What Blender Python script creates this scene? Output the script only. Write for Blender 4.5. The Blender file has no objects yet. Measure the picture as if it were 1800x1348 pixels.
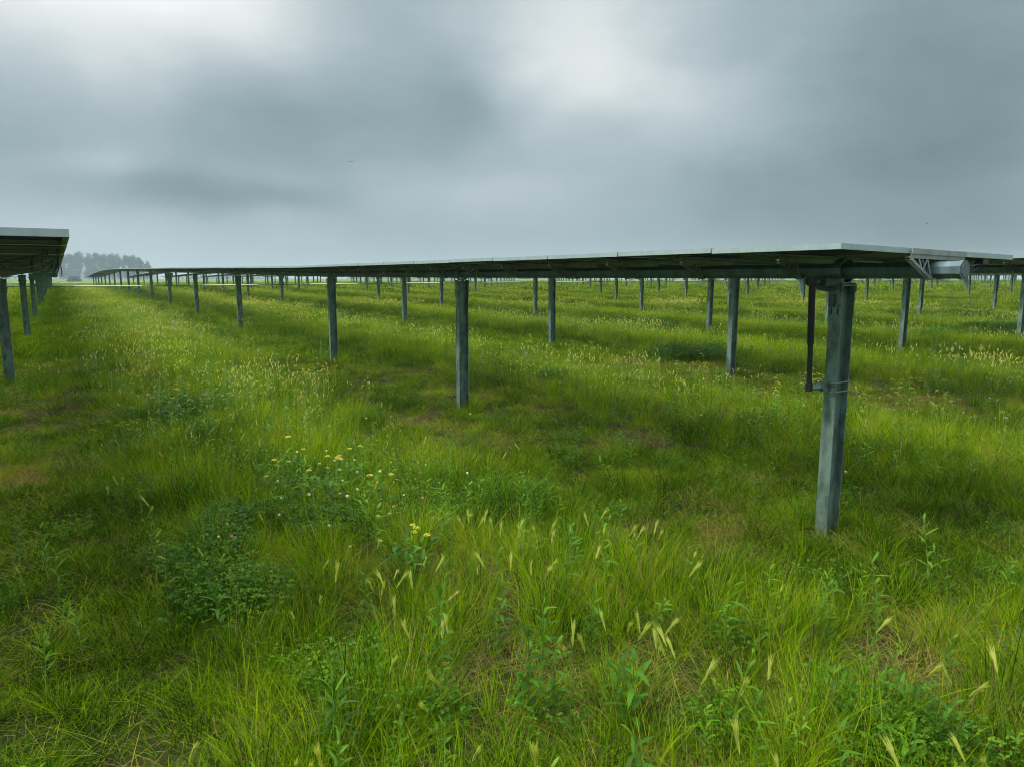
import bpy, math, random
import numpy as np
rng = np.random.default_rng(7)
random.seed(7)
SC = bpy.context.scene
COL = SC.collection

# ---------------------------------------------------------------- camera
F = 1260.0; CAM_H = 1.85; PITCH = math.atan(184 / F)
cam = bpy.data.cameras.new("camera"); camo = bpy.data.objects.new("camera", cam); COL.objects.link(camo)
cam.sensor_width = 36; cam.sensor_fit = 'HORIZONTAL'; cam.lens = F / 1800 * 36
cam.clip_start = 0.05; cam.clip_end = 9000
camo.location = (0, 0, CAM_H); camo.rotation_euler = (math.pi / 2 - PITCH, 0, 0)
SC.camera = camo
cT, sT = math.cos(PITCH), math.sin(PITCH)
def ray(px, py):
    u = (px - 900) / F; v = (674 - py) / F
    return np.array([u, cT + v * sT, -sT + v * cT])
def on_plane(px, py, z=0.0):
    r = ray(px, py); t = (z - CAM_H) / r[2]
    return r[0] * t, r[1] * t

# ---------------------------------------------------------------- sky, sun, exposure
SUN_EL, SUN_AZ = math.radians(48), math.radians(-118)      # azimuth from +Y, clockwise positive
W = bpy.data.worlds.new("World"); SC.world = W; W.use_nodes = True
nt = W.node_tree; nt.nodes.clear()
class NG:
    """small helper for chaining math nodes"""
    def __init__(s, nt): s.nt = nt
    def m(s, op, a, b=None, c=None, clamp=False):
        n = s.nt.nodes.new('ShaderNodeMath'); n.operation = op; n.use_clamp = clamp
        for i, x in enumerate((a, b, c)):
            if x is None: continue
            if isinstance(x, (int, float)): n.inputs[i].default_value = x
            else: s.nt.links.new(x, n.inputs[i])
        return n.outputs[0]
    def new(s, t, **k):
        n = s.nt.nodes.new(t)
        for a, b in k.items(): setattr(n, a, b)
        return n
    def link(s, a, b): s.nt.links.new(a, b)
    def mix(s, f, a, b):
        n = s.nt.nodes.new('ShaderNodeMix'); n.data_type = 'RGBA'
        for i, x in ((0, f), (6, a), (7, b)):
            if isinstance(x, (int, float)): n.inputs[i].default_value = x
            elif isinstance(x, (tuple, list)): n.inputs[i].default_value = (*x[:3], 1)
            else: s.nt.links.new(x, n.inputs[i])
        return n.outputs[2]
    def noise(s, vec, scale, detail=3, rough=.5, out=0):
        n = s.nt.nodes.new('ShaderNodeTexNoise'); n.inputs['Scale'].default_value = scale
        n.inputs['Detail'].default_value = detail; n.inputs['Roughness'].default_value = rough
        if vec is not None: s.nt.links.new(vec, n.inputs['Vector'])
        return n.outputs[out]
    def ramp(s, f, stops, interp='LINEAR'):
        n = s.nt.nodes.new('ShaderNodeValToRGB'); r = n.color_ramp; r.interpolation = interp
        while len(r.elements) > 1: r.elements.remove(r.elements[-1])
        for i, (p, c) in enumerate(stops):
            e = r.elements[0] if i == 0 else r.elements.new(p)
            e.position = p; e.color = (*c, 1) if len(c) == 3 else c
        s.nt.links.new(f, n.inputs[0]); return n.outputs[0]
g = NG(nt)
tc = g.new('ShaderNodeTexCoord'); sep = g.new('ShaderNodeSeparateXYZ'); g.link(tc.outputs['Generated'], sep.inputs[0])
nx, ny, nz = sep.outputs
az0 = g.m('ARCTAN2', nx, ny); el0 = g.m('ARCSINE', nz)
mp = g.new('ShaderNodeMapping'); mp.inputs['Scale'].default_value = (1, 1, 2.0); g.link(tc.outputs['Generated'], mp.inputs[0])
wn = g.new('ShaderNodeSeparateXYZ'); g.link(g.noise(mp.outputs[0], 4.2, 4, .5, 1), wn.inputs[0])
az = g.m('ADD', az0, g.m('MULTIPLY', g.m('SUBTRACT', wn.outputs[0], .5), .22))
el = g.m('ADD', el0, g.m('MULTIPLY', g.m('SUBTRACT', wn.outputs[1], .5), .09))
BLOBS = [  # px, py, half-width px, half-height px, amount
    (120, -25, 270, 100, .42), (390, -30, 150, 70, .14), (660, 90, 160, 70, -.01), (-20, 150, 130, 70, -.02),
    (320, 175, 230, 75, -.06), (520, 200, 190, 80, -.055), (1040, 80, 150, 110, .25), (1090, 170, 170, 70, .12),
    (950, -10, 130, 60, .09), (820, 200, 110, 60, -.08), (1060, 222, 70, 28, -.07), (1330, 120, 130, 90, .02),
    (1520, 170, 200, 170, -.05), (1740, 270, 190, 190, -.12), (1750, 50, 120, 80, -.01), (130, 262, 110, 36, .12),
    (290, 315, 150, 38, -.085), (470, 350, 160, 24, -.07), (20, 245, 70, 30, -.08), (890, 335, 120, 50, .09),
    (700, 330, 130, 40, .03), (1330, 340, 200, 70, -.07), (160, 430, 240, 45, .10), (1600, 430, 240, 40, -.08),
    (1000, 250, 90, 30, -.03), (430, 290, 120, 22, .04), (1270, 190, 90, 120, .015)]
acc = None
for px, py, sx, sy, a in BLOBS:
    r = ray(px, py); r = r / np.linalg.norm(r)
    A, E_ = math.atan2(r[0], r[1]), math.asin(r[2])
    dx = g.m('DIVIDE', g.m('SUBTRACT', az, A), sx / F * .95); dy = g.m('DIVIDE', g.m('SUBTRACT', el, E_), sy / F)
    e = g.m('EXPONENT', g.m('MULTIPLY', g.m('ADD', g.m('MULTIPLY', dx, dx), g.m('MULTIPLY', dy, dy)), -.8))
    acc = g.m('MULTIPLY_ADD', e, a, acc if acc is not None else 0.35)
fb = g.noise(mp.outputs[0], 6.0, 6, .52)
acc = g.m('ADD', acc, g.m('MULTIPLY', g.m('SUBTRACT', fb, .5), .10)); fb2 = g.noise(mp.outputs[0], 21, 5, .6); acc = g.m('ADD', acc, g.m('MULTIPLY', g.m('SUBTRACT', fb2, .5), .035))
acc = g.m('MAXIMUM', acc, .1)
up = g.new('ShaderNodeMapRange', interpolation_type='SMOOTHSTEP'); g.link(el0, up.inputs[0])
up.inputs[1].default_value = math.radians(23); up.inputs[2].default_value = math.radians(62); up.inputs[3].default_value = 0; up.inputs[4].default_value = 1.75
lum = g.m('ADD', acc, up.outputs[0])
tint = g.ramp(lum, [(.14, (.66, 1.0, 1.07)), (.30, (.75, 1.01, 1.09)), (.42, (.84, 1.01, 1.08)), (.65, (.94, 1, 1.01)), (1, (1, 1, 1))])
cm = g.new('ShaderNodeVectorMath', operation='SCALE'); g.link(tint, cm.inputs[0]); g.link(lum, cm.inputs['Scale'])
sky = g.new('ShaderNodeTexSky'); sky.sky_type = 'NISHITA'; sky.sun_disc = False
sky.sun_elevation = SUN_EL; sky.sun_rotation = SUN_AZ
bgA = g.new('ShaderNodeBackground'); g.link(sky.outputs[0], bgA.inputs[0]); bgA.inputs[1].default_value = .06
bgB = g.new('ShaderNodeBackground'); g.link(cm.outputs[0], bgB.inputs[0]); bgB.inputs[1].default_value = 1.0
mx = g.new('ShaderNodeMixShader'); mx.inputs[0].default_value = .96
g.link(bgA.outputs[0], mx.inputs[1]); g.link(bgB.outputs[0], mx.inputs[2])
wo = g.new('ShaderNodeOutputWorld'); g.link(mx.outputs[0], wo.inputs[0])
W.cycles.sampling_method = 'AUTOMATIC'
sl = bpy.data.lights.new("sun", 'SUN'); sl.energy = 2.7; sl.angle = math.radians(14); sl.color = (1, .94, .80)
so = bpy.data.objects.new("sun", sl); COL.objects.link(so)
so.rotation_euler = (math.pi / 2 - SUN_EL, 0, -SUN_AZ + math.pi)
SC.view_settings.view_transform = 'Standard'; SC.view_settings.look = 'None'
SC.view_settings.exposure = 0.32; SC.view_settings.gamma = 1.0
cy = SC.cycles
cy.max_bounces = 6; cy.diffuse_bounces = 2; cy.glossy_bounces = 2; cy.transmission_bounces = 3; cy.transparent_max_bounces = 6; cy.volume_bounces = 0
cy.use_denoising = True; cy.denoising_prefilter = 'ACCURATE'; cy.denoising_input_passes = 'RGB_ALBEDO_NORMAL'; cy.filter_width = 1.0; cy.caustics_reflective = False; cy.caustics_refractive = False
cy.volume_step_rate = 10

# ---------------------------------------------------------------- site frame: s runs along the rows, t across them
D = np.array([-0.5315, 0.84706]); P = np.array([0.84706, 0.5315])
ANG = math.atan2(D[1], D[0])          # heading of the rows
PITCH_T = 5.4; T0 = 4.62
def xy(s, t): return s * D[0] + t * P[0], s * D[1] + t * P[1]
def st(x, y): return x * D[0] + y * D[1], x * P[0] + y * P[1]
_sx = np.linspace(-400, 3000, 6801)
_g0 = np.interp(_sx, [-400, 0, 3, 8.6, 14, 23, 31, 39, 55, 70, 84, 100, 120, 135, 170, 300, 600, 1500, 3000],
                [0, 0, .0, .04, .12, .23, .36, .46, .62, .74, .74, .50, .22, .10, .1, .3, .7, .9, .9])
_h0 = np.interp(_sx, [-400, 0, 3, 8.6, 14, 16, 30, 39, 55, 70, 84, 100, 120, 135, 3000],
                [1.9, 1.9, 1.9, 1.91, 1.93, 1.96, 2.11, 2.20, 2.36, 2.48, 2.48, 2.30, 2.03, 1.9, 1.9])
_k = np.hanning(9); _k /= _k.sum()
_g1 = np.convolve(_g0, _k, 'same'); _h1 = np.convolve(_h0, _k, 'same')
def rise(t): return np.where(t > T0, .85 * (1 - np.exp(-(np.maximum(t, T0) - T0) / 45.)), .0)
def gh(x, y):
    s, t = st(x, y)
    a = np.interp(s, _sx, _g1)
    r = a + np.maximum(.95 - a, 0) * rise(t)
    return r + .018 * np.sin(x * 1.7 + y * .9) * np.sin(y * 1.3 - x * .6) + .02 * np.sin(x * .43 + 1) * np.sin(y * .37)
def tube_z(s, t):
    a = np.interp(s, _sx, _h1)
    return a + np.maximum(2.62 - a, 0) * rise(np.asarray(t, float)) * .9

# ---------------------------------------------------------------- object helpers
def tag(o, label=None, cat=None, group=None, kind=None):
    for k, v in (('label', label), ('category', cat), ('group', group), ('kind', kind)):
        if v: o[k] = v
    return o
def empty(name, loc=(0, 0, 0), rz=0):
    o = bpy.data.objects.new(name, None); COL.objects.link(o); o.location = loc; o.rotation_euler = (0, 0, rz)
    o.empty_display_size = .2; return o
def link(name, me, parent=None, loc=None, rot=None):
    o = bpy.data.objects.new(name, me); COL.objects.link(o)
    if parent: o.parent = parent
    if loc is not None: o.location = loc
    if rot is not None: o.rotation_euler = rot
    return o
class MB:
    def __init__(s): s.v = []; s.f = []; s.m = []; s.sm = []
    def add(s, vs, fs, m=0, smooth=False):
        b = len(s.v); s.v += [tuple(v) for v in vs]; s.f += [tuple(b + i for i in f) for f in fs]
        s.m += [m] * len(fs); s.sm += [smooth] * len(fs)
    def box(s, c, d, m=0, R=None):
        vs = [np.array([(i - .5) * d[0], (j - .5) * d[1], (k - .5) * d[2]]) for i in (0, 1) for j in (0, 1) for k in (0, 1)]
        if R is not None: vs = [R @ v for v in vs]
        vs = [v + np.array(c) for v in vs]
        s.add(vs, [(0, 1, 3, 2), (4, 6, 7, 5), (0, 4, 5, 1), (2, 3, 7, 6), (0, 2, 6, 4), (1, 5, 7, 3)], m)
    def beam(s, a, b, w, h, m=0, upv=(0, 0, 1)):
        a = np.array(a, float); b = np.array(b, float); x = b - a; L = np.linalg.norm(x); x = x / L
        u = np.array(upv, float); y = np.cross(u, x); n = np.linalg.norm(y)
        if n < 1e-4: y = np.cross((1, 0, 0), x); n = np.linalg.norm(y)
        y /= n; z = np.cross(x, y)
        s.box((a + b) / 2, (L, w, h), m, np.stack([x, y, z], 1))
    def tube(s, pts, r, n=8, m=0, smooth=True, cap=True):
        pts = [np.array(p, float) for p in pts]; rs = r if hasattr(r, '__len__') else [r] * len(pts)
        b0 = None; rings = []
        for i, p in enumerate(pts):
            x = pts[min(i + 1, len(pts) - 1)] - pts[max(i - 1, 0)]; x /= np.linalg.norm(x) + 1e-9
            if b0 is None: b0 = np.cross(x, (0, 0, 1) if abs(x[2]) < .9 else (1, 0, 0))
            b0 = b0 - x * np.dot(b0, x); b0 /= np.linalg.norm(b0); c0 = np.cross(x, b0)
            rings.append([p + rs[i] * (math.cos(2 * math.pi * (k + .5) / n) * b0 + math.sin(2 * math.pi * (k + .5) / n) * c0) for k in range(n)])
        vs = [v for R in rings for v in R]
        fs = [(i * n + k, i * n + (k + 1) % n, (i + 1) * n + (k + 1) % n, (i + 1) * n + k) for i in range(len(pts) - 1) for k in range(n)]
        s.add(vs, fs, m, smooth)
        if cap:
            s.add(rings[0], [tuple(range(n))[::-1]], m); s.add(rings[-1], [tuple(range(n))], m)
    def mesh(s, name, mats, bevel=0):
        me = bpy.data.meshes.new(name); me.from_pydata(s.v, [], s.f)
        for mt in mats: me.materials.append(mt)
        me.polygons.foreach_set('material_index', s.m); me.polygons.foreach_set('use_smooth', s.sm)
        me.update(); return me
def mesh_np(name, v, loops, starts, totals, mats, mat_idx=None, attrs=None):
    me = bpy.data.meshes.new(name); me.vertices.add(len(v)); me.vertices.foreach_set('co', np.asarray(v, np.float32).ravel())
    me.loops.add(len(loops)); me.loops.foreach_set('vertex_index', np.asarray(loops, np.int32))
    me.polygons.add(len(starts)); me.polygons.foreach_set('loop_start', np.asarray(starts, np.int32)); me.polygons.foreach_set('loop_total', np.asarray(totals, np.int32))
    for m in mats: me.materials.append(m)
    if mat_idx is not None: me.polygons.foreach_set('material_index', np.asarray(mat_idx, np.int32))
    for k, a in (attrs or {}).items():
        at = me.attributes.new(k, 'FLOAT', 'POINT'); at.data.foreach_set('value', np.asarray(a, np.float32))
    me.update(calc_edges=True); return me

# ---------------------------------------------------------------- materials
def mat(name):
    m = bpy.data.materials.new(name); m.use_nodes = True; n = m.node_tree; n.nodes.clear()
    gg = NG(n); out = gg.new('ShaderNodeOutputMaterial'); return m, gg, out
def principled(gg, out, col, rough=.6, metal=0., spec=.5, bump=None, bs=.2, bd=.01):
    p = gg.new('ShaderNodeBsdfPrincipled')
    for k, x in (('Base Color', col), ('Roughness', rough), ('Metallic', metal), ('Specular IOR Level', spec)):
        if isinstance(x, (int, float)): p.inputs[k].default_value = x
        elif isinstance(x, tuple): p.inputs[k].default_value = (*x, 1)
        else: gg.link(x, p.inputs[k])
    if bump is not None:
        b = gg.new('ShaderNodeBump'); b.inputs['Strength'].default_value = bs; b.inputs['Distance'].default_value = bd
        gg.link(bump, b.inputs['Height']); gg.link(b.outputs[0], p.inputs['Normal'])
    gg.link(p.outputs[0], out.inputs[0]); return p
def world_pos(gg): return gg.new('ShaderNodeNewGeometry').outputs['Position']
def galv(name, c1, c2, rough=.45, metal=.55, streak=True):
    m, gg, out = mat(name); pos = world_pos(gg)
    mpn = gg.new('ShaderNodeMapping'); mpn.inputs['Scale'].default_value = (1, 1, .35); gg.link(pos, mpn.inputs[0])
    blot = gg.ramp(gg.noise(mpn.outputs[0], 14, 3, .6), [(.38, (0, 0, 0)), (.58, (1, 1, 1))])
    mp2 = gg.new('ShaderNodeMapping'); mp2.inputs['Scale'].default_value = (1, 1, 7); gg.link(pos, mp2.inputs[0])
    fine = gg.noise(mp2.outputs[0], 28, 3, .6)
    v = gg.new('ShaderNodeTexVoronoi'); v.inputs['Scale'].default_value = 90; gg.link(pos, v.inputs['Vector'])
    f = gg.m('ADD', gg.m('MULTIPLY', blot, .55), gg.m('MULTIPLY', fine, .55)); f = gg.m('MULTIPLY_ADD', v.outputs['Distance'], .12, f, True)
    col = gg.mix(f, c1, c2)
    rg = gg.m('MULTIPLY_ADD', fine, .25, rough - .1)
    principled(gg, out, col, rg, metal, .5, fine, .12, .002); return m
M_GALV = galv("galvanised_steel", (.040, .078, .075), (.27, .40, .36))
M_TUBE = galv("galvanised_tube", (.05, .10, .13), (.155, .25, .28), .45, .35)
M_ALU = galv("anodised_frame", (.32, .43, .45), (.42, .53, .55), .42, .35)
M_ALU2 = galv("bracket_aluminium", (.22, .26, .27), (.38, .41, .42), .45, .5)
def simple(name, c, rough=.5, metal=0., var=.25, sc=20):
    m, gg, out = mat(name); f = gg.noise(world_pos(gg), sc, 3, .6)
    principled(gg, out, gg.mix(f, tuple(x * (1 - var) for x in c), tuple(min(1, x * (1 + var)) for x in c)), rough, metal, .5, f, .1, .002); return m
M_BLACK = simple("black_damper_steel", (.018, .024, .028), .35, .3)
M_DARK = simple("dark_plastic", (.02, .03, .035), .45)
M_RUBBER = simple("cable_rubber", (.012, .014, .016), .5)
M_SHAFT = simple("pale_drive_shaft", (.62, .62, .46), .35, .2, .15, 5)
M_CAP = simple("grey_end_cap", (.10, .14, .155), .5, .1)
m, gg, out = mat("panel_backsheet")
pos = world_pos(gg)
mpn = gg.new('ShaderNodeMapping'); mpn.inputs['Rotation'].default_value = (0, 0, -ANG); gg.link(pos, mpn.inputs[0])
sm = gg.noise(mpn.outputs[0], 1.6, 4, .6); cells = gg.new('ShaderNodeTexBrick')
cells.inputs['Scale'].default_value = 1; cells.offset = 0; cells.inputs['Brick Width'].default_value = .158; cells.inputs['Row Height'].default_value = .158
cells.inputs['Mortar Size'].default_value = .002; cells.inputs['Color1'].default_value = (.012, .032, .34, 1); cells.inputs['Color2'].default_value = (.014, .036, .38, 1)
cells.inputs['Mortar'].default_value = (.03, .06, .075, 1)
tco = gg.new('ShaderNodeTexCoord'); gg.link(tco.outputs['Object'], cells.inputs['Vector'])
principled(gg, out, gg.mix(gg.ramp(sm, [(.4, (0, 0, 0)), (.7, (1, 1, 1))]), cells.outputs[0], (.026, .06, .42)), gg.m('MULTIPLY_ADD', sm, .3, .30), 0, .03)
M_BACK = m
m, gg, out = mat("panel_glass"); tco = gg.new('ShaderNodeTexCoord'); br = gg.new('ShaderNodeTexBrick'); br.offset = 0
br.inputs['Scale'].default_value = 1; br.inputs['Brick Width'].default_value = .158; br.inputs['Row Height'].default_value = .158; br.inputs['Mortar Size'].default_value = .0025
br.inputs['Color1'].default_value = (.010, .016, .04, 1); br.inputs['Color2'].default_value = (.014, .02, .05, 1); br.inputs['Mortar'].default_value = (.25, .27, .3, 1)
gg.link(tco.outputs['Object'], br.inputs['Vector']); principled(gg, out, br.outputs[0], .12, 0, .5); M_GLASS = m

def leafmat(name, stops, trans=.35, nscale=1.2, rough=.55, spec=.35, use_dry=True, wob=.55):
    """foliage: colour picked per blade, per clump and by where it grows"""
    m, gg, out = mat(name)
    a = gg.new('ShaderNodeAttribute'); a.attribute_name = 'bl'
    pos = world_pos(gg)
    f = gg.m('MULTIPLY', a.outputs['Fac'], .62)
    if use_dry:
        d = gg.new('ShaderNodeAttribute'); d.attribute_name = 'dry'; d.attribute_type = 'INSTANCER'
        f = gg.m('ADD', f, d.outputs['Fac'])
    f = gg.m('ADD', f, gg.m('MULTIPLY', gg.m('SUBTRACT', gg.noise(pos, nscale, 3, .6), .5), wob))
    col = gg.ramp(f, stops)
    p = gg.new('ShaderNodeBsdfPrincipled'); gg.link(col, p.inputs['Base Color']); p.inputs['Roughness'].default_value = rough
    p.inputs['Specular IOR Level'].default_value = spec
    t = gg.new('ShaderNodeBsdfTranslucent')
    tcx = gg.new('ShaderNodeMix'); tcx.data_type = 'RGBA'; tcx.blend_type = 'MULTIPLY'; tcx.inputs[0].default_value = 1; gg.link(col, tcx.inputs[6]); tcx.inputs[7].default_value = (1.15, 1.1, .55, 1)
    gg.link(tcx.outputs[2], t.inputs[0])
    mxx = gg.new('ShaderNodeMixShader'); mxx.inputs[0].default_value = trans
    gg.link(p.outputs[0], mxx.inputs[1]); gg.link(t.outputs[0], mxx.inputs[2]); gg.link(mxx.outputs[0], out.inputs[0])
    return m
GR = [(0., (.016, .045, .002)), (.20, (.058, .145, .002)), (.42, (.165, .345, .002)), (.64, (.32, .48, .003)), (.78, (.45, .47, .03)), (.90, (.50, .40, .15)), (1., (.32, .22, .10))]
M_GRASS = leafmat("grass_blades", GR, .42, 1.4, .75, .04, wob=.75)
M_LEAF = leafmat("broad_leaves", [(0, (.03, .10, .008)), (.4, (.08, .22, .010)), (.75, (.17, .34, .014)), (1, (.26, .36, .03))], .35, 2., .45, .2)
M_CLOV = leafmat("clover_leaves", [(0, (.022, .085, .006)), (.5, (.05, .15, .007)), (1, (.12, .25, .008))], .3, 2., .5, .15)
M_HEAD = leafmat("pale_awns", [(0, (.42, .56, .08)), (.3, (.54, .62, .13)), (.7, (.66, .68, .22)), (1, (.70, .62, .30))], .5, 3., .5, .3)
M_STEM = leafmat("stems", [(0, (.10, .22, .03)), (.5, (.18, .32, .04)), (1, (.34, .36, .10))], .2, 3.)
M_YEL = leafmat("yellow_florets", [(0, (.56, .60, .06)), (.5, (.76, .68, .05)), (1, (.80, .66, .16))], .3, 3.)
M_WHT = leafmat("white_florets", [(0, (.55, .57, .40)), (.5, (.72, .72, .58)), (1, (.78, .70, .60))], .3, 3.)
M_PNK = leafmat("pink_florets", [(0, (.45, .22, .16)), (.5, (.60, .34, .26)), (1, (.72, .62, .52))], .3, 3.)

# ---------------------------------------------------------------- ground: one sheet to the horizon
def build_ground():
    radii = np.concatenate([[0], np.geomspace(.6, 2600, 210)]); nseg = 220
    an = np.linspace(0, 2 * math.pi, nseg, endpoint=False)
    X = np.outer(radii[1:], np.sin(an)).ravel(); Y = np.outer(radii[1:], np.cos(an)).ravel()
    X = np.concatenate([[0], X]); Y = np.concatenate([[0], Y]); Z = gh(X, Y)
    nr = len(radii) - 1; loops = []; st_ = []; tot = []
    for k in range(nseg): st_.append(len(loops)); tot.append(3); loops += [0, 1 + (k + 1) % nseg, 1 + k]
    for i in range(nr - 1):
        for k in range(nseg):
            a = 1 + i * nseg + k; b = 1 + i * nseg + (k + 1) % nseg
            st_.append(len(loops)); tot.append(4); loops += [a, b, b + nseg, a + nseg]
    m, gg, out = mat("field_soil_and_thatch"); pos = world_pos(gg)
    big = gg.noise(pos, .16, 4, .6); mid = gg.noise(pos, 1.1, 5, .65); fine = gg.noise(pos, 30, 4, .7)
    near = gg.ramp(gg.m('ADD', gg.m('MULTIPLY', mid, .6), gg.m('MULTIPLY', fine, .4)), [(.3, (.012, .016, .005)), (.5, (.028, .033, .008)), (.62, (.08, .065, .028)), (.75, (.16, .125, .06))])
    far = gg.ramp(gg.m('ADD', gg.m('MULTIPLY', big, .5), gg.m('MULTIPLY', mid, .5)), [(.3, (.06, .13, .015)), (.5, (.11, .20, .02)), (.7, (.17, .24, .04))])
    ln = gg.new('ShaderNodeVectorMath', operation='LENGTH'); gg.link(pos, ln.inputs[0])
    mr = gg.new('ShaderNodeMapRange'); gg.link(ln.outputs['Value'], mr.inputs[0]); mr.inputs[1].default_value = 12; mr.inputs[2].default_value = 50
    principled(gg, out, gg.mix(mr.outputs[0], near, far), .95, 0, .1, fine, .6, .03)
    me = mesh_np('ground', np.stack([X, Y, Z], 1), loops, st_, tot, [m])
    me.polygons.foreach_set('use_smooth', [True] * len(st_))
    tag(link('ground', me), kind='structure', label='grassy solar field rolling gently to a flat horizon')
build_ground()

# ---------------------------------------------------------------- haze
hz = MB(); hz.box((0, 0, 13), (5600, 5600, 30))
m, gg, out = mat("haze_air"); vp = gg.new('ShaderNodeVolumePrincipled'); vp.inputs['Color'].default_value = (.70, .90, 1, 1)
vp.inputs['Density'].default_value = .00068; vp.inputs['Anisotropy'].default_value = 0; gg.link(vp.outputs[0], out.inputs['Volume'])
tag(link('haze', hz.mesh('haze', [m])), kind='stuff', label='thin pale blue haze in the air over the field')

# ---------------------------------------------------------------- solar tracker rows
MOD = .937; MW, ML, MT = .925, 1.96, .032
def panel_meshes():
    b = MB(); b.box((0, 0, .010), (MW - .006, ML - .006, .006), 0)             # laminate: glass over dark back
    me = b.mesh('panel_laminate', [M_BACK, M_GLASS]); me.polygons[5].material_index = 1 if me.polygons[5].normal.z > .5 else 0
    for p in me.polygons:
        p.material_index = 1 if p.normal.z > .5 else 0
    f = MB()
    z0 = 0
    for sx in (-1, 1): f.box((sx * (MW / 2 - .004), 0, z0), (.008, ML, MT)); f.box((sx * (MW / 2 - .0165), 0, -MT / 2 + .0015), (.017, ML - .03, .003), 1)
    for sy in (-1, 1): f.box((0, sy * (ML / 2 - .004), z0), (MW - .0162, .008, MT)); f.box((0, sy * (ML / 2 - .0165), -MT / 2 + .0015), (MW - .052, .017, .003), 1)
    fr = f.mesh('panel_frame', [M_ALU, M_TUBE])  # lower flanges take the darker tube material as painted underside shade
    j = MB(); j.box((0, .72, -.003), (.11, .085, .018)); j.tube([(.055, .72, -.006), (.13, .70, -.02), (.24, .6, -.035), (.36, .55, -.03)], .0035, 5); j.tube([(-.055, .72, -.006), (-.15, .69, -.03), (-.27, .62, -.028), (-.38, .56, -.02)], .0035, 5)
    jb = j.mesh('junction_box', [M_DARK])
    w = MB(); w.box((0, 0, .010), (MW - .006, ML - .006, .006), 0)
    for sx in (-1, 1): w.box((sx * (MW / 2 - .004), 0, z0), (.008, ML, MT), 2)
    for sy in (-1, 1): w.box((0, sy * (ML / 2 - .004), z0), (MW - .0162, .008, MT), 2)
    w.box((0, .72, -.003), (.11, .085, .018), 3)
    wm = w.mesh('solar_panel', [M_BACK, M_GLASS, M_ALU, M_DARK])
    for k, p in enumerate(wm.polygons):
        if k < 6: p.material_index = 1 if p.normal.z > .5 else 0
    return me, fr, jb, wm
ME_LAM, ME_FRAME, ME_JB, ME_PANEL = panel_meshes()
def ibeam(h0, h1):
    """W6 pier: flanges face across the row (local y), web runs along y"""
    b = MB(); H = h1 - h0; zc = (h0 + h1) / 2
    for sy in (-1, 1): b.box((0, sy * .0675, zc), (.094, .007, H))
    b.box((0, 0, zc), (.006, .128, H)); return b
def post_cap(simple_=False):
    b = MB()                                        # bearing saddle above the pier, z=0 is the tube centre
    if simple_:
        b.box((0, 0, -.14), (.11, .17, .10)); b.box((0, 0, 0), (.05, .165, .19)); return b.mesh('bearing', [M_GALV])
    for sy in (-1, 1):
        b.box((0, sy * .0752, -.20), (.090, .007, .24))
        b.box((.0, sy * .082, -.12), (.100, .006, .05))
        for sx in (-1, 1):
            b.tube([(sx * .024, sy * .079, -.235), (sx * .024, sy * .088, -.235)], .014, 6, 0, False)
            b.tube([(sx * .024, sy * .088, -.235), (sx * .024, sy * .099, -.235)], .008, 6, 0, False)
            b.box((sx * .024, sy * .0798, -.275), (.010, .003, .045), 1)
    b.box((0, 0, -.098), (.10, .172, .010)); b.box((.0, 0, -.118), (.006, .17, .03))
    n = 16
    for k in range(n):                              # bearing ring round the tube
        a = 2 * math.pi * k / n; b.box((0, .083 * math.cos(a), .083 * math.sin(a)), (.055, .036, .012), 0, np.array([[1, 0, 0], [0, -math.sin(a), math.cos(a)], [0, math.cos(a), math.sin(a)]]))
    return b.mesh('bearing', [M_GALV, M_DARK])
ME_CAP, ME_CAP_S = post_cap(), post_cap(True)
_b = MB(); _b.box((0, 0, 1.0), (.10, .15, 2.0)); ME_POST = _b.mesh('post', [M_GALV])
def bracket_mesh():
    b = MB()                                        # truss bracket, z=0 tube centre, local y across the row
    b.box((0, 0, .070), (.035, .62, .012)); b.box((.016, 0, .086), (.004, .62, .03)); b.box((-.016, 0, .086), (.004, .62, .03))
    for sy in (-1, 1):
        for sx in (-.014, .014):
            b.beam((sx, sy * .305, .062), (sx, sy * .064, -.052), .004, .018, 0)
            b.beam((sx, sy * .215, .062), (sx, sy * .165, -.010), .003, .012, 0)
            b.beam((sx, sy * .165, -.010), (sx, sy * .125, .062), .003, .012, 0)
            b.beam((sx, sy * .120, .062), (sx, sy * .068, -.04), .003, .012, 0)
        b.tube([(-.024, sy * .295, .055), (.024, sy * .295, .055)], .008, 6, 0, False)
        b.box((0, sy * .058, -.045), (.034, .014, .022))
    b.beam((0, -.064, -.058), (0, .064, -.058), .032, .005)
    return b.mesh('mounting_bracket', [M_ALU2])
ME_BRK = bracket_mesh()
def gearbox_mesh():
    b = MB()
    b.box((0, 0, -.30), (.16, .20, .20)); b.tube([(-.10, 0, -.40), (.10, 0, -.40)], .07, 10, 0, False)
    b.box((0, .0, -.14), (.09, .34, .10))
    for sy in (-1, 1): b.beam((0, sy * .17, -.13), (0, sy * .04, -.50), .05, .05)
    b.beam((0, .16, -.2), (0, -.12, -.62), .05, .05)
    b.box((0, 0, -.64), (.13, .19, .10)); b.tube([(0, -.13, -.69), (0, .13, -.69)], .045, 8)
    return b.mesh('gearbox', [M_GALV])
ME_GEAR = gearbox_mesh()
POSTS0 = [3.04, 8.65, 14.15, 22.9, 30.9, 38.9]
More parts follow.
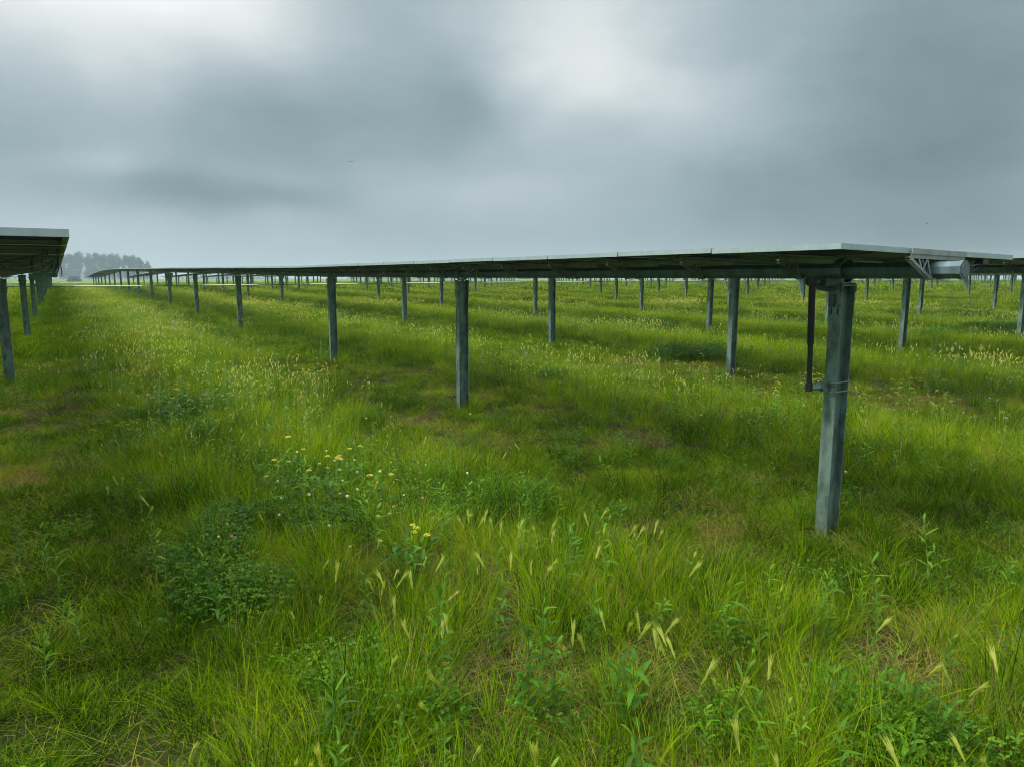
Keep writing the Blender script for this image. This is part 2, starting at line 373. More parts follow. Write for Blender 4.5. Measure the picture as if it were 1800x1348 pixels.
def row(n, t, s0, s1, detail, label, roll=0.0, pshift=0.0):
    """detail 3: every panel with frame; 2: panels as parts; 1: posts as parts; 0: far, posts in one mesh"""
    lx, ly = xy(s0, t); root = empty('solar_tracker_row', (lx, ly, float(gh(lx, ly))), ANG)
    tag(root, label, 'solar row', 'parallel rows of flat solar panels on steel posts')
    zr = root.location.z
    def L(s, dt, z): return (s - s0, -dt, z - zr)     # local x along row, local +y is -t
    posts = [p for p in POSTS0 + list(38.9 + 8.0 * np.arange(1, 13)) if s0 + .3 < p < s1 - .5]
    nodes = [s0 - .15] + posts + [s1 + .1]
    zs = [float(tube_z(s, t)) for s in nodes]
    def tz(s): return float(np.interp(s, nodes, zs))
    # torque tube: octagonal, straight between posts
    b = MB(); r = .052 / math.cos(math.pi / 8)
    b.tube([L(s, 0, z) for s, z in zip(nodes, zs)], r, 8, 0, False)
    link('torque_tube', b.mesh('torque_tube', [M_TUBE]), root)
    if detail >= 2:
        b = MB(); q = np.array(L(nodes[0], 0, zs[0])); b.tube([q + (-.014, 0, 0), q + (.006, 0, 0)], r * 1.10, 8, 0, False); b.tube([q + (-.018, 0, 0), q + (-.013, 0, 0)], r * .8, 8, 0, False)
        link('end_cap', b.mesh('end_cap', [M_CAP]), root)
    # posts
    if detail >= 1:
        for s in posts:
            px, py = xy(s, t); gz = float(gh(px, py)); top = tz(s) - .105 - gz
            po = link('post', ibeam(-.3, top).mesh('post', [M_GALV]), root, L(s, 0, gz)); po.rotation_euler = (random.uniform(-.006, .006), random.uniform(-.006, .006), 0)
            if detail >= 2 or s < 60:
                cp = link('bearing', ME_CAP if (s < 40 and detail >= 2) else ME_CAP_S, po, (0, 0, top + .105))
    else:
        for s in posts:
            px, py = xy(s, t); gz = float(gh(px, py)); h = 1.55; top = tz(s) - .05
            link('post', ME_POST, root, L(s, 0, top - 2.0))
    gs = [p for p in posts if abs(p - 38.9) < .1]
    for s in gs:
        link('gearbox', ME_GEAR, root, L(s, 0, tz(s)))
    # panels
    N = int((s1 - s0) / MOD)
    def frame(i):
        s = s0 + (i + .5) * MOD; z = tz(s) + .090 + MT / 2 + .004 + (.022 if pshift else 0)
        pitch = -math.atan2(tz(s + .4) - tz(s - .4), .8)
        jr = random.uniform(-.003, .003)
        return L(s, -pshift, z + random.uniform(-.002, .002)), (roll + jr, pitch, 0)
    ni = min(N, 100) if detail >= 2 else 0
    for i in range(ni):
        loc, rot = frame(i)
        if detail == 3 and i < 30:
            pn = link('solar_panel', ME_LAM, root, loc, rot); link('frame', ME_FRAME, pn); link('junction_box', ME_JB, pn)
        else: link('solar_panel', ME_PANEL, root, loc, rot)
    if detail >= 2:
        for i in range(0, min(N, 46 if detail == 3 else 24)):
            s = s0 + i * MOD + (.012 if i == 0 else 0); pz = tz(s)
            link('mounting_bracket', ME_BRK, root, L(s, 0, pz), (roll, 0, 0))
    if detail >= 2:
        b = MB(); q = np.array(L(s0 - .012, 0, tz(s0) + .106)); ca, sa = math.cos(roll), math.sin(roll)
        Rr = np.array([[1, 0, 0], [0, ca, -sa], [0, sa, ca]]); b.box(q, (.006, .62, .032), 0, Rr)
        link('end_clamp', b.mesh('end_clamp', [M_ALU2]), root)
    if ni < N:
        b = MB()
        for i in range(ni, N):
            loc, rot = frame(i); cr, sr = math.cos(rot[0]), math.sin(rot[0]); cp_, sp_ = math.cos(rot[1]), math.sin(rot[1])
            R = np.array([[cp_, 0, sp_], [0, 1, 0], [-sp_, 0, cp_]]) @ np.array([[1, 0, 0], [0, cr, -sr], [0, sr, cr]])
            b.box(np.array(loc) + R @ np.array([0, 0, -.002]), (MW - .02, ML - .02, MT * .8), 0, R)
            if detail >= 1 or i % 1 == 0:
                for sy in (-1, 1): b.box(np.array(loc) + R @ np.array([0, sy * (ML / 2 - .006), 0]), (MW, .012, MT), 1, R)
        o = link('solar_panels', b.mesh('solar_panels', [M_BACK, M_ALU]), root)
        if detail >= 2: tag(o, kind='stuff')
    return root, L, tz, posts, s0

ORD = ['', 'second', 'third', 'fourth', 'fifth', 'sixth', 'seventh', 'eighth', 'ninth', 'tenth', 'eleventh', 'twelfth', 'thirteenth', 'fourteenth', 'fifteenth',
       'sixteenth', 'seventeenth', 'eighteenth', 'nineteenth', 'twentieth', 'twenty-first', 'twenty-second', 'twenty-third', 'twenty-fourth', 'twenty-fifth', 'twenty-sixth',
       'twenty-seventh', 'twenty-eighth', 'twenty-ninth', 'thirtieth', 'thirty-first', 'thirty-second', 'thirty-third', 'thirty-fourth', 'thirty-fifth', 'thirty-sixth', 'thirty-seventh', 'thirty-eighth']
rowA = row(0, T0, 2.41, 133.0, 3, 'long nearest row of flat solar panels, its octagonal tube end jutting out at right', .019)
rowL = row(-1, -.78, 3.50, 133.0, 3, 'row of flat solar panels at the left edge, seen from under its end frame', .0, .145)
for n in range(1, 36):
    t = T0 + PITCH_T * n
    ymin = t * .60                                   # nothing of a row nearer than this can be seen
    smin = max(2.41, (t * .84706 - .55) * 0 + (.45 * t - 1.5)) if n > 2 else 2.41
    det = 2 if n <= 2 else (1 if n <= 14 else 0)
    lab = f'{ORD[n]} solar row behind the long nearest one, counted from the front' if n > 1 else 'solar row directly behind the nearest one, reaching the right edge of the view'
    if n > 3: s00 = 2.41 + MOD * int(max(0, (.25 * t - 8)) / MOD)
    else: s00 = 2.41
    row(n, t, 2.41 if s00 < 38 else s00, 133.0 + (n % 3) * 1.2, det, lab, random.uniform(.0, .03))
for n, lab in ((-2, 'low solar row just left of the left-edge row, glimpsed under its panels'), (-3, 'second solar row left of the left-edge row, small and far'), (-4, 'third solar row left of the left-edge row, hazy'), (-5, 'fourth solar row left of the left-edge row, farthest out')):
    row(n, -.90 + PITCH_T * (n + 1), 2.95, 133.0, 1, lab, .01)

# damper on the first post of the nearest row
def damper_for(R):
    root, L, tz, posts, s0 = R; s = posts[0]; z = tz(s); q = np.array(L(s, 0, z))
    b = MB()
    b.add([q + v for v in [(.035, .07, -.03), (.035, .36, -.045), (.035, .36, -.085), (.035, .20, -.13), (.035, .075, -.145), (.047, .07, -.03), (.047, .36, -.045), (.047, .36, -.085), (.047, .20, -.13), (.047, .075, -.145)]],
          [(0, 1, 2, 3, 4), (9, 8, 7, 6, 5), (0, 5, 6, 1), (1, 6, 7, 2), (2, 7, 8, 3), (3, 8, 9, 4), (4, 9, 5, 0)])
    b.box(q + (.0, .14, -.075), (.07, .20, .05)); b.tube([q + (-.05, .335, -.07), (q + (.06, .335, -.07))], .016, 8)
    b.box(q + (.01, .07, -.20), (.04, .07, .09))
    arm = link('damper_arm', b.mesh('damper_arm', [M_CAP]), root)
    b = MB(); top = q + (.0, .335, -.07); bot = q + (.02, .275, -.80)
    mid = top * .42 + bot * .58
    b.tube([top + (0, 0, -.02), mid], .0225, 12); b.tube([mid, bot + (0, 0, .03)], .0175, 12); b.tube([top + (0, 0, .02), top + (0, 0, -.03)], .033, 10); b.tube([bot + (0, 0, .035), bot + (0, 0, -.02)], .024, 10)
    link('damper', b.mesh('damper', [M_BLACK]), root)
    b = MB()
    b.tube([bot + (.0, 0, 0), bot + (0, -.13, .0)], .021, 12); b.box(bot + (0, -.165, 0), (.05, .02, .075)); b.tube([bot + (-.025, -.145, 0), bot + (.025, -.145, 0)], .03, 10, 0, False)
    for dz in (-.035, .03):
        y0, y1, x0 = .10, -.078, .053
        pz = bot[2] + dz; yy = q[1]
        b.tube([(q[0] - x0, yy + y0, pz), (q[0] - x0, yy + y1, pz), (q[0] - x0 * .5, yy + y1 - .012, pz), (q[0] + x0 * .5, yy + y1 - .012, pz), (q[0] + x0, yy + y1, pz), (q[0] + x0, yy + y0, pz), (q[0] - x0, yy + y0, pz)], .0055, 6)
    link('damper_clamp', b.mesh('damper_clamp', [M_GALV]), root)
damper_for(rowA)
# loose string cables at the tube end
def cables(R, arcs):
    root, L, tz, posts, s0 = R
    for (a, c, e, rad) in arcs:
        b = MB(); a, c, e = map(np.array, (a, c, e)); z = tz(s0); q = np.array(L(s0, 0, z))
        b.tube([q + ((1 - k) ** 2 * a + 2 * k * (1 - k) * c + k * k * e) for k in np.linspace(0, 1, 12)], rad, 6)
        link('cable', b.mesh('cable', [M_RUBBER]), root)
cables(rowA, [((.02, -.10, .01), (-.02, -.5, .03), (.05, -.62, .05), .006), ((.0, -.12, -.02), (-.02, -.34, -.01), (.05, -.60, .05), .006), ((.04, -.06, -.02), (.0, -.42, -.05), (.05, -.64, .045), .006)])
b = MB(); z = rowA[2](2.41); b.box(np.array(rowA[1](2.45, .63, z + .062)), (.05, .07, .035)); link('cable_clip', b.mesh('cable_clip', [M_DARK]), rowA[0])
arcs = []
for i in range(18):
    s = random.uniform(.05, 6.5); y0 = random.uniform(-.82, -.66); l = random.uniform(.3, .8)
    arcs.append(((s, y0, .075), (s + l * .5, y0 + random.uniform(-.02, .05), .05 - random.uniform(.04, .20)), (s + l, y0 + random.uniform(-.02, .04), .075), random.choice((.0025, .003, .004))))
arcs += [((.5, -.35, .07), (.7, -.6, -.08), (1.6, -.76, .07), .004), ((1.5, -.45, .07), (1.9, -.65, -.10), (2.8, -.76, .07), .004), ((.2, -.1, .07), (.5, -.4, -.05), (.9, -.72, .07), .0035)]
cables(rowL, arcs)

# drive shaft linking the gearboxes of every row at the sixth post
sx, sy = xy(38.9, -.9 - 3 * PITCH_T); ds = empty('drive_shaft', (sx, sy, 1.2), math.atan2(P[1], P[0])); tag(ds, 'long thin pale drive shaft crossing all the solar rows at knee height', 'drive shaft')
tl = [-.9 - 2 * PITCH_T, -.9 - PITCH_T, -.9] + [T0 + PITCH_T * n for n in range(0, 36)]
M_SHAFT2 = simple("grey_drive_shaft", (.50, .54, .56), .35, .3, .1, 5)
for k in range(len(tl) - 1):
    a, c = tl[k], tl[k + 1]; z0, z1 = float(tube_z(38.9, a)) - .70, float(tube_z(38.9, c)) - .70
    off = -.9 - 3 * PITCH_T; b = MB(); i = 8 if a > 25 else 0
    b.tube([(a - off + .10, 0, z0 - 1.2), (a - off + 1.5, 0, z0 * .75 + z1 * .25 - 1.2)], .022, 8, 1); b.tube([(a - off + 1.5, 0, z0 * .75 + z1 * .25 - 1.2), (c - off - 1.2, 0, z1 * .8 + z0 * .2 - 1.2)], .030, 8, 0); b.tube([(c - off - 1.2, 0, z1 * .8 + z0 * .2 - 1.2), (c - off - .10, 0, z1 - 1.2)], .022, 8, 1)
    link('shaft_tube', b.mesh('shaft_tube', [M_SHAFT if a < 18 else M_SHAFT2, M_GALV]), ds)

# ---------------------------------------------------------------- far trees
M_TREE = leafmat("tree_leaves", [(0, (.008, .05, .035)), (.4, (.014, .08, .055)), (1, (.04, .13, .07))], .2, .3, use_dry=False)
M_BARK = simple("bark", (.12, .10, .08), .9)
def tree_meshes(seed, H, wid):
    r = np.random.default_rng(seed); b = MB()
    b.tube([(0, 0, -.5), (.1, .05, H * .35), (.0, .1, H * .65), (.05, 0, H * .92)], [H * .018, H * .014, H * .009, .03], 7)
    lob = []
    for k in range(26):
        z = H * r.uniform(.16, .97); rr = wid * (1 - ((z / H - .5) / .58) ** 2) * r.uniform(.35, 1); a = r.uniform(0, 6.283)
        c = np.array([math.cos(a) * rr * .7, math.sin(a) * rr * .7, z]); lob.append((c, wid * r.uniform(.28, .55)))
        b.tube([(0, 0, max(1, z - rr * .9)), tuple(c * [.5, .5, 1] - [0, 0, rr * .2]), tuple(c)], [H * .006, H * .004, .02], 5)
    tr = b.mesh('trunk', [M_BARK])
    n = 5200; li = r.integers(0, len(lob), n); cs = np.array([lob[i][0] for i in li]); rad = np.array([lob[i][1] for i in li])
    d = r.normal(size=(n, 3)); d /= np.linalg.norm(d, axis=1)[:, None]; p = cs + d * (rad * r.uniform(.3, 1.1, n))[:, None] * [1, 1, 1.35]
    u = r.normal(size=(n, 3)); u /= np.linalg.norm(u, axis=1)[:, None]; w = np.cross(u, r.normal(size=(n, 3))); w /= np.linalg.norm(w, axis=1)[:, None]
    sz = r.uniform(.18, .42, n)[:, None] * H / 18
    v = np.stack([p - u * sz, p + w * sz * .6, p + u * sz, p - w * sz * .6], 1).reshape(-1, 3)
    return tr, mesh_np('crown', v, np.arange(4 * n), np.arange(n) * 4, np.full(n, 4), [M_TREE], None, {'bl': np.repeat(r.random(n), 4)})
TV = [tree_meshes(11 + i, 18, (4.0, 4.7, 3.8, 5.0)[i]) for i in range(4)]
TREES = [  # px, height scale, label
    (112, 1.04, 'tall hazy poplar partly hidden behind the end of the left-edge panels'), (126, .98, 'tall hazy poplar beside the left-edge panels, first of the grove in full view'),
    (141, 1.05, 'tall hazy poplar with a notched crown, second of the grove from the left'), (156, .98, 'slender hazy poplar, third of the grove from the left'),
    (170, 1.00, 'slender hazy poplar, fourth of the grove from the left'), (184, .97, 'hazy poplar in the middle of the grove, left of the sky gap'),
    (198, .98, 'hazy poplar in the middle of the grove, right of the sky gap'), (211, .95, 'broad hazy poplar right of the middle of the grove'),
    (223, .91, 'lower hazy tree, fourth of the grove from its right end'), (235, .92, 'lower hazy tree, third of the grove from its right end'),
    (247, .84, 'rounded hazy tree, second of the grove from its right end'), (259, .68, 'short hazy tree at the low right end of the grove')]
for i, (px, sc_, lab) in enumerate(TREES):
    for q in range(1):
        r = ray(px, 489); Y = 600 + random.uniform(-35, 35); x = r[0] / r[1] * Y; z = float(gh(x, Y))
        e = empty('poplar_tree', (x, Y, z), random.uniform(0, 6)); tag(e, lab, 'tree', 'hazy grove of tall trees on the left horizon')
        tr, cr = TV[i % 4]; link('trunk', tr, e); link('crown', cr, e); s_ = sc_ * Y / 500 * .97
        e.scale = (s_ * 1.05, s_ * 1.05, s_)
# low bushes and far woods
def bush_mesh(seed, n=900, h=3., w=3.):
    r = np.random.default_rng(seed); a = r.normal(size=(n, 3)); a /= np.linalg.norm(a, axis=1)[:, None]; a[:, 2] = abs(a[:, 2])
    p = a * r.uniform(.5, 1.05, n)[:, None] * [w, w, h] * (1 + .25 * np.sin(a[:, :1] * 5 + seed) * np.cos(a[:, 1:2] * 4))
    u = r.normal(size=(n, 3)); u /= np.linalg.norm(u, axis=1)[:, None]; q = np.cross(u, r.normal(size=(n, 3))); q /= np.linalg.norm(q, axis=1)[:, None]; s = r.uniform(.15, .4, n)[:, None]
    v = np.stack([p - u * s, p + q * s * .7, p + u * s, p - q * s * .7], 1).reshape(-1, 3)
    return v, r.random(n)
v, bl = bush_mesh(5, 900, 2.4, 3.); n = len(bl)
me = mesh_np('foliage', v, np.arange(4 * n), np.arange(n) * 4, np.full(n, 4), [M_TREE], None, {'bl': np.repeat(bl, 4)})
r = ray(130, 489); x, Y = r[0] / r[1] * 330, 330
be = empty('bush', (x, Y, float(gh(x, Y)))); tag(be, 'small dark rounded bush far off in front of the poplar grove', 'bush'); link('foliage', me, be)
b = MB(); b.tube([(0, 0, -.2), (0, 0, 1.2)], .1, 6); link('stem', b.mesh('stem', [M_BARK]), be)
V = []; BL = []
rw = np.random.default_rng(3)
azs = np.linspace(-.70, .95, 330)
for k, a in enumerate(azs):
    env = .5 + .5 * math.sin(a * 21 + 1) * math.sin(a * 9 + .4) + rw.uniform(-.2, .2)
    if env < .30: continue
    Y = 900 + 60 * math.sin(a * 13); v, bl = bush_mesh(100 + k, 110, 3.0 + 6. * env, 5.); v = v * [1, 1, 1]
    c = np.array([math.tan(a) * Y if abs(a) < .8 else math.tan(a) * Y, Y, 0]); c[2] = float(gh(c[0], c[1]))
    ctr = v.reshape(-1, 4, 3).mean(1, keepdims=True); v = (ctr + (v.reshape(-1, 4, 3) - ctr) * 2.6).reshape(-1, 3)
    V.append(v + c); BL.append(bl)
V = np.concatenate(V); BL = np.concatenate(BL); n = len(BL)
tag(link('distant_woods', mesh_np('distant_woods', V, np.arange(4 * n), np.arange(n) * 4, np.full(n, 4), [M_TREE], None, {'bl': np.repeat(BL, 4)})), 'thin hazy belt of far woods along the horizon', 'woods', kind='stuff')
# pale track beyond the field
b = MB(); pts = []
for k in range(41):
    x = -420 + k * 12; y = 262 + .06 * x; pts.append((x, y))
vs = [(x, y + w, float(gh(np.float64(x), np.float64(y + w))) + .12) for x, y in pts for w in (-5, 5)]
b.add(vs, [(2 * i, 2 * i + 2, 2 * i + 3, 2 * i + 1) for i in range(40)])
tag(link('dirt_track', b.mesh('dirt_track', [simple("pale_gravel", (.42, .40, .36), .9, 0, .1, .5)])), kind='structure', label='pale gravel track across the far end of the field')

# ---------------------------------------------------------------- birds
def bird(px, py, Y, span, glide, label, rz=0.):
    r = ray(px, py); loc = r * (Y / r[1]) + np.array([0, 0, CAM_H])
    b = MB(); L_ = span * .42
    b.tube([(-L_ / 2, 0, 0), (-L_ * .3, 0, .01 * span), (0, 0, .012 * span), (L_ * .3, 0, .02 * span), (L_ * .45, 0, .03 * span), (L_ * .58, 0, .02 * span)], [span * .008, span * .035, span * .05, span * .035, span * .03, span * .004], 8)
    e = link('bird', b.mesh('bird', [M_BLACK]), None, tuple(loc), (0, 0, rz)); tag(e, label, 'bird')
    for s_ in (-1, 1):
        w = MB(); up_ = .04 if glide else .32
        P_ = [(.16, .03, .02), (.20, .26, up_ * .8), (.05, .52, up_ * .6), (-.03, .50, up_ * .6), (-.10, .25, up_ * .75), (-.10, .03, .02)]
        top = [(x * span * .8, s_ * y * span, z * span + .012 * span) for x, y, z in P_]; bot = [(x, y, z - .014 * span) for x, y, z in top]
        n = len(P_); w.add(top + bot, [tuple(range(n)), tuple(range(n, 2 * n))[::-1]] + [(i, (i + 1) % n, n + (i + 1) % n, n + i) for i in range(n)])
        link('wing', w.mesh('wing', [M_BLACK]), e)
bird(617, 284.5, 60, .50, True, 'tiny dark bird gliding with level wings in the middle of the sky', math.radians(90))
bird(1629, 394, 45, .20, False, 'tiny dark bird flapping low in the sky above the tube end', math.radians(40))

# ================================================================ vegetation
def blades(n, rad, h0, h1, w0, w1, lean, curl, seed, spread=1.0, strands=4):
    r = np.random.default_rng(seed)
    a = r.uniform(0, 2 * math.pi, n); rr = rad * np.sqrt(r.random(n)); bx, by = rr * np.cos(a), rr * np.sin(a)
    h = r.uniform(h0, h1, n) * (1 - .35 * (rr / rad) ** 2); w = r.uniform(w0, w1, n)
    da = a + r.normal(0, 1.1, n) if spread else r.uniform(0, 6.283, n); dx, dy = np.cos(da), np.sin(da)
    l = np.abs(r.normal(lean, lean * .6, n)); c = np.abs(r.normal(curl, curl * .7, n))
    fa = r.uniform(0, math.pi, n); fx, fy = np.cos(fa), np.sin(fa)
    ts = np.linspace(0, 1, strands); V = np.zeros((n, 2 * strands - 1, 3))
    for k, t in enumerate(ts):
        off = h * (l * t + c * t ** 2.2); z = h * (t - .45 * c * t ** 2.4 * np.minimum(1.2, c + .4))
        x = bx + dx * off; y = by + dy * off; ww = w * (1 - .75 * t) * .5
        if k < strands - 1:
            V[:, 2 * k] = np.stack([x - fx * ww, y - fy * ww, z], 1); V[:, 2 * k + 1] = np.stack([x + fx * ww, y + fy * ww, z], 1)
        else: V[:, 2 * k] = np.stack([x, y, z], 1)
    m = 2 * strands - 1; base = np.arange(n) * m; L = []; T = []
    for k in range(strands - 2):
        L.append(np.stack([base + 2 * k, base + 2 * k + 1, base + 2 * k + 3, base + 2 * k + 2], 1)); T.append(4)
    L.append(np.stack([base + m - 3, base + m - 2, base + m - 1], 1)); T.append(3)
    return V.reshape(-1, 3), L, np.repeat(r.random(n), m)
class GB:
    """gathers numpy geometry with a per-blade random value 'bl' and several materials"""
    def __init__(s): s.V = []; s.loops = []; s.tot = []; s.mi = []; s.bl = []; s.n = 0
    def add(s, V, faces, bl, m=0):
        for f in faces:
            s.loops.append((f + s.n).ravel()); s.tot.append(np.full(len(f), f.shape[1])); s.mi.append(np.full(len(f), m))
        s.V.append(V); s.bl.append(bl if hasattr(bl, '__len__') else np.full(len(V), bl)); s.n += len(V)
    def blades(s, *a, m=0, off=(0, 0, 0), dbl=0, **k):
        V, F_, b = blades(*a, **k); s.add(V + np.array(off), F_, np.clip(b + dbl, -1, 3), m)
    def quads(s, V, bl, m=0):
        n = len(V) // 4; s.add(V, [np.arange(4 * n).reshape(-1, 4)], bl, m)
    def mesh(s, name, mats):
        tot = np.concatenate(s.tot); st_ = np.concatenate([[0], np.cumsum(tot)[:-1]])
        return mesh_np(name, np.concatenate(s.V), np.concatenate(s.loops), st_, tot, mats, np.concatenate(s.mi), {'bl': np.concatenate(s.bl)})
    def ribbon(s, pts, ws, side, bl, m=0):
        pts = np.array(pts, float); side = np.array(side, float); k = len(pts)
        V = np.stack([pts - side * np.array(ws)[:, None] / 2, pts + side * np.array(ws)[:, None] / 2], 1).reshape(-1, 3)
        s.add(V, [np.array([[2 * i, 2 * i + 1, 2 * i + 3, 2 * i + 2] for i in range(k - 1)])], bl, m)
def stem_curve(h, lean, ang, k=6, bend=1.6):
    t = np.linspace(0, 1, k); o = lean * t ** bend
    return np.stack([o * math.cos(ang), o * math.sin(ang), h * t], 1)
def add_stem(G, pts, w, bl, m):
    G.ribbon(pts, np.linspace(w, w * .6, len(pts)), (1, 0, 0), bl, m); G.ribbon(pts, np.linspace(w, w * .6, len(pts)), (0, 1, 0), bl, m)
def add_awn_head(G, base, direc, L, r, m=0, n=34):
    """foxtail barley brush: narrow at the foot, awns flaring to a soft tip"""
    d = np.array(direc, float); d /= np.linalg.norm(d); a0 = np.cross(d, (0, 0, 1.)) + 1e-3; a0 /= np.linalg.norm(a0); b0 = np.cross(d, a0)
    for i in range(n):
        f = r.uniform(0, .75); q = base + d * L * f * .55; an = r.uniform(0, 6.283); sp = r.uniform(.03, .22) * (0.5 + f)
        dirr = d + (a0 * math.cos(an) + b0 * math.sin(an)) * sp; dirr /= np.linalg.norm(dirr); l = L * r.uniform(.45, .8)
        sd = np.cross(dirr, r.normal(size=3)); sd /= np.linalg.norm(sd); droop = np.array([0, 0, -.06 * L])
        w = .0022 if f < .3 else .0015
        G.ribbon([q, q + dirr * l * .5, q + dirr * l + droop], [w * 1.6, w * 1.2, w * .25], sd, r.random(), m)
    G.ribbon([base, base + d * L * .25, base + d * L * .6], [.004, .011, .004], a0, r.random() * .3, m); G.ribbon([base, base + d * L * .25, base + d * L * .6], [.004, .011, .004], b0, r.random() * .3, m)
def flower_ball(G, c, R, r, m, n=26, squash=.8):
    d = r.normal(size=(n, 3)); d /= np.linalg.norm(d, axis=1)[:, None]; p = c + d * R * .8 * [1, 1, squash]
    u = np.cross(d, r.normal(size=(n, 3))); u /= np.linalg.norm(u, axis=1)[:, None]; w = np.cross(d, u); s = R * .33
    V = np.stack([p - u * s + d * R * .1, p - w * s, p + u * s + d * R * .1, p + w * s], 1).reshape(-1, 3)
    G.quads(V, np.repeat(r.random(n), 4), m)
def umbel(G, c, R, r, m, n=60, dome=.25):
    a = r.uniform(0, 6.283, n); q = np.sqrt(r.random(n)) * R; k = np.round(a * 12 / 6.283) * 6.283 / 12; a = k + r.normal(0, .12, n)
    p = np.stack([q * np.cos(a), q * np.sin(a), -dome * q * q / R + r.normal(0, .002, n)], 1) + c; s = R * .09
    V = np.stack([p + [-s, -s, 0], p + [s, -s, 0], p + [s, s, 0], p + [-s, s, 0]], 1) + r.normal(0, s * .3, (n, 4, 3)); G.quads(V.reshape(-1, 3), np.repeat(r.random(n), 4), m)
def leaf(G, base, ang, L, w, rise_, droop, bl, m, k=5):
    t = np.linspace(0, 1, k); x = L * t * math.cos(rise_); z = L * (t * math.sin(rise_) - droop * t ** 2)
    pts = np.stack([base[0] + x * math.cos(ang), base[1] + x * math.sin(ang), base[2] + z], 1)
    ws = w * np.sin(np.clip(t * .93 + .07, 0, 1) * math.pi) ** .8
    ws[-1] = w * .04; G.ribbon(pts, ws, (-math.sin(ang), math.cos(ang), .15), bl, m)

def proto_short(seed, dens=1.0):
    G = GB(); G.blades(int(110 * dens), .17, .06, .16, .003, .006, .35, .5, seed, m=0); G.blades(int(28 * dens), .16, .10, .22, .002, .0035, .3, .4, seed + 1, m=0, dbl=.15)
    G.blades(int(26 * dens), .17, .05, .14, .0015, .003, .9, .6, seed + 2, m=0, dbl=.75); return G.mesh('short_grass_clump', [M_GRASS])
def proto_tall(seed):
    G = GB(); G.blades(75, .12, .16, .36, .003, .006, .25, .35, seed, m=0, strands=5); G.blades(40, .15, .12, .26, .003, .005, .4, .6, seed + 1, m=0)
    G.blades(10, .10, .30, .48, .0018, .0025, .12, .2, seed + 2, m=0, dbl=.4); G.blades(16, .14, .1, .25, .0018, .003, .7, .6, seed + 3, m=0, dbl=1.1, strands=4); G.blades(5, .10, .30, .46, .0018, .0026, .10, .1, seed + 4, m=0, dbl=1.0); return G.mesh('tall_grass_clump', [M_GRASS])
def proto_tussock(seed):
    G = GB(); G.blades(150, .09, .16, .34, .002, .0038, .32, .5, seed, m=0, strands=6); G.blades(30, .1, .12, .3, .002, .003, .5, .8, seed + 1, dbl=.9, strands=5); return G.mesh('tussock', [M_GRASS])
def proto_thatch(seed):
    G = GB(); G.blades(70, .2, .05, .16, .0018, .0035, 1.4, .6, seed, dbl=1.2, spread=0); G.blades(30, .2, .05, .14, .002, .004, .5, .6, seed + 1); return G.mesh('thatch', [M_GRASS])
def proto_patch(seed, kind):
    """0.9 m patch for the middle distance, wider blades"""
    G = GB()
    if kind == 0: G.blades(520, .62, .08, .18, .006, .011, .4, .5, seed, spread=0, strands=3); G.blades(70, .6, .06, .16, .004, .007, .8, .6, seed + 1, dbl=.8, spread=0, strands=3)
    else: G.blades(560, .6, .18, .42, .006, .012, .2, .4, seed, spread=0, strands=3); G.blades(70, .6, .25, .48, .004, .006, .15, .3, seed + 1, dbl=.6, spread=0, strands=3)
    return G.mesh('grass_patch', [M_GRASS])
def proto_far(seed):
    G = GB(); G.blades(420, 1.7, .14, .40, .03, .06, .25, .4, seed, spread=0, strands=3); return G.mesh('far_patch', [M_GRASS])
def proto_clover(seed):
    r = np.random.default_rng(seed); G = GB()
    n = 110; a = r.uniform(0, 6.283, n); q = .2 * np.sqrt(r.random(n)); h = r.uniform(.07, .22, n)
    for i in range(n):
        c = np.array([q[i] * math.cos(a[i]), q[i] * math.sin(a[i]), h[i]]); bl = r.random()
        G.ribbon([c * [.7, .7, 0], c], [.002, .0015], (1, 0, 0), bl, 0); s = r.uniform(.007, .012); o = r.uniform(0, 6.283); tl_ = r.normal(0, .3, 2)
        for k in range(3):
            an = o + k * 2.094; e1 = np.array([math.cos(an), math.sin(an), tl_[0]]); e2 = np.array([-math.sin(an), math.cos(an), tl_[1]])
            V = np.array([c, c + e1 * s * .8 - e2 * s * .62, c + e1 * s * 1.7 - e2 * s * .35, c + e1 * s * 1.7 + e2 * s * .35, c + e1 * s * .8 + e2 * s * .62]); G.add(V, [np.array([[0, 1, 2, 3, 4]])], bl, 0)
    return G.mesh('clover_clump', [M_CLOV])
def proto_cflower(seed, m):
    r = np.random.default_rng(seed); G = GB(); h = r.uniform(.2, .3); p = stem_curve(h, .04, r.uniform(0, 6)); add_stem(G, p, .0022, .3, 1)
    flower_ball(G, p[-1], .011, r, 0, 40); return G.mesh('clover_flower', [m, M_STEM])
def proto_weed(seed, H=.5, n=22, lw=.016, ll=.10):
    r = np.random.default_rng(seed); G = GB(); p = stem_curve(H, r.uniform(.0, .10), r.uniform(0, 6), 8); add_stem(G, p, .005, .2, 1)
    for i in range(n):
        f = .12 + .86 * i / n; b_ = np.array([np.interp(f, np.linspace(0, 1, 8), p[:, j]) for j in range(3)])
        sc_ = (1 - .45 * abs(f - .55) * 1.6); leaf(G, b_, i * 2.4 + r.uniform(-.3, .3), ll * sc_ * r.uniform(.8, 1.2), lw * sc_ * 1.1, r.uniform(.35, .95) + (.4 if f > .85 else 0), r.uniform(.1, .5), .2 + .6 * f * r.random(), 0)
    return G.mesh('weed', [M_LEAF, M_STEM])
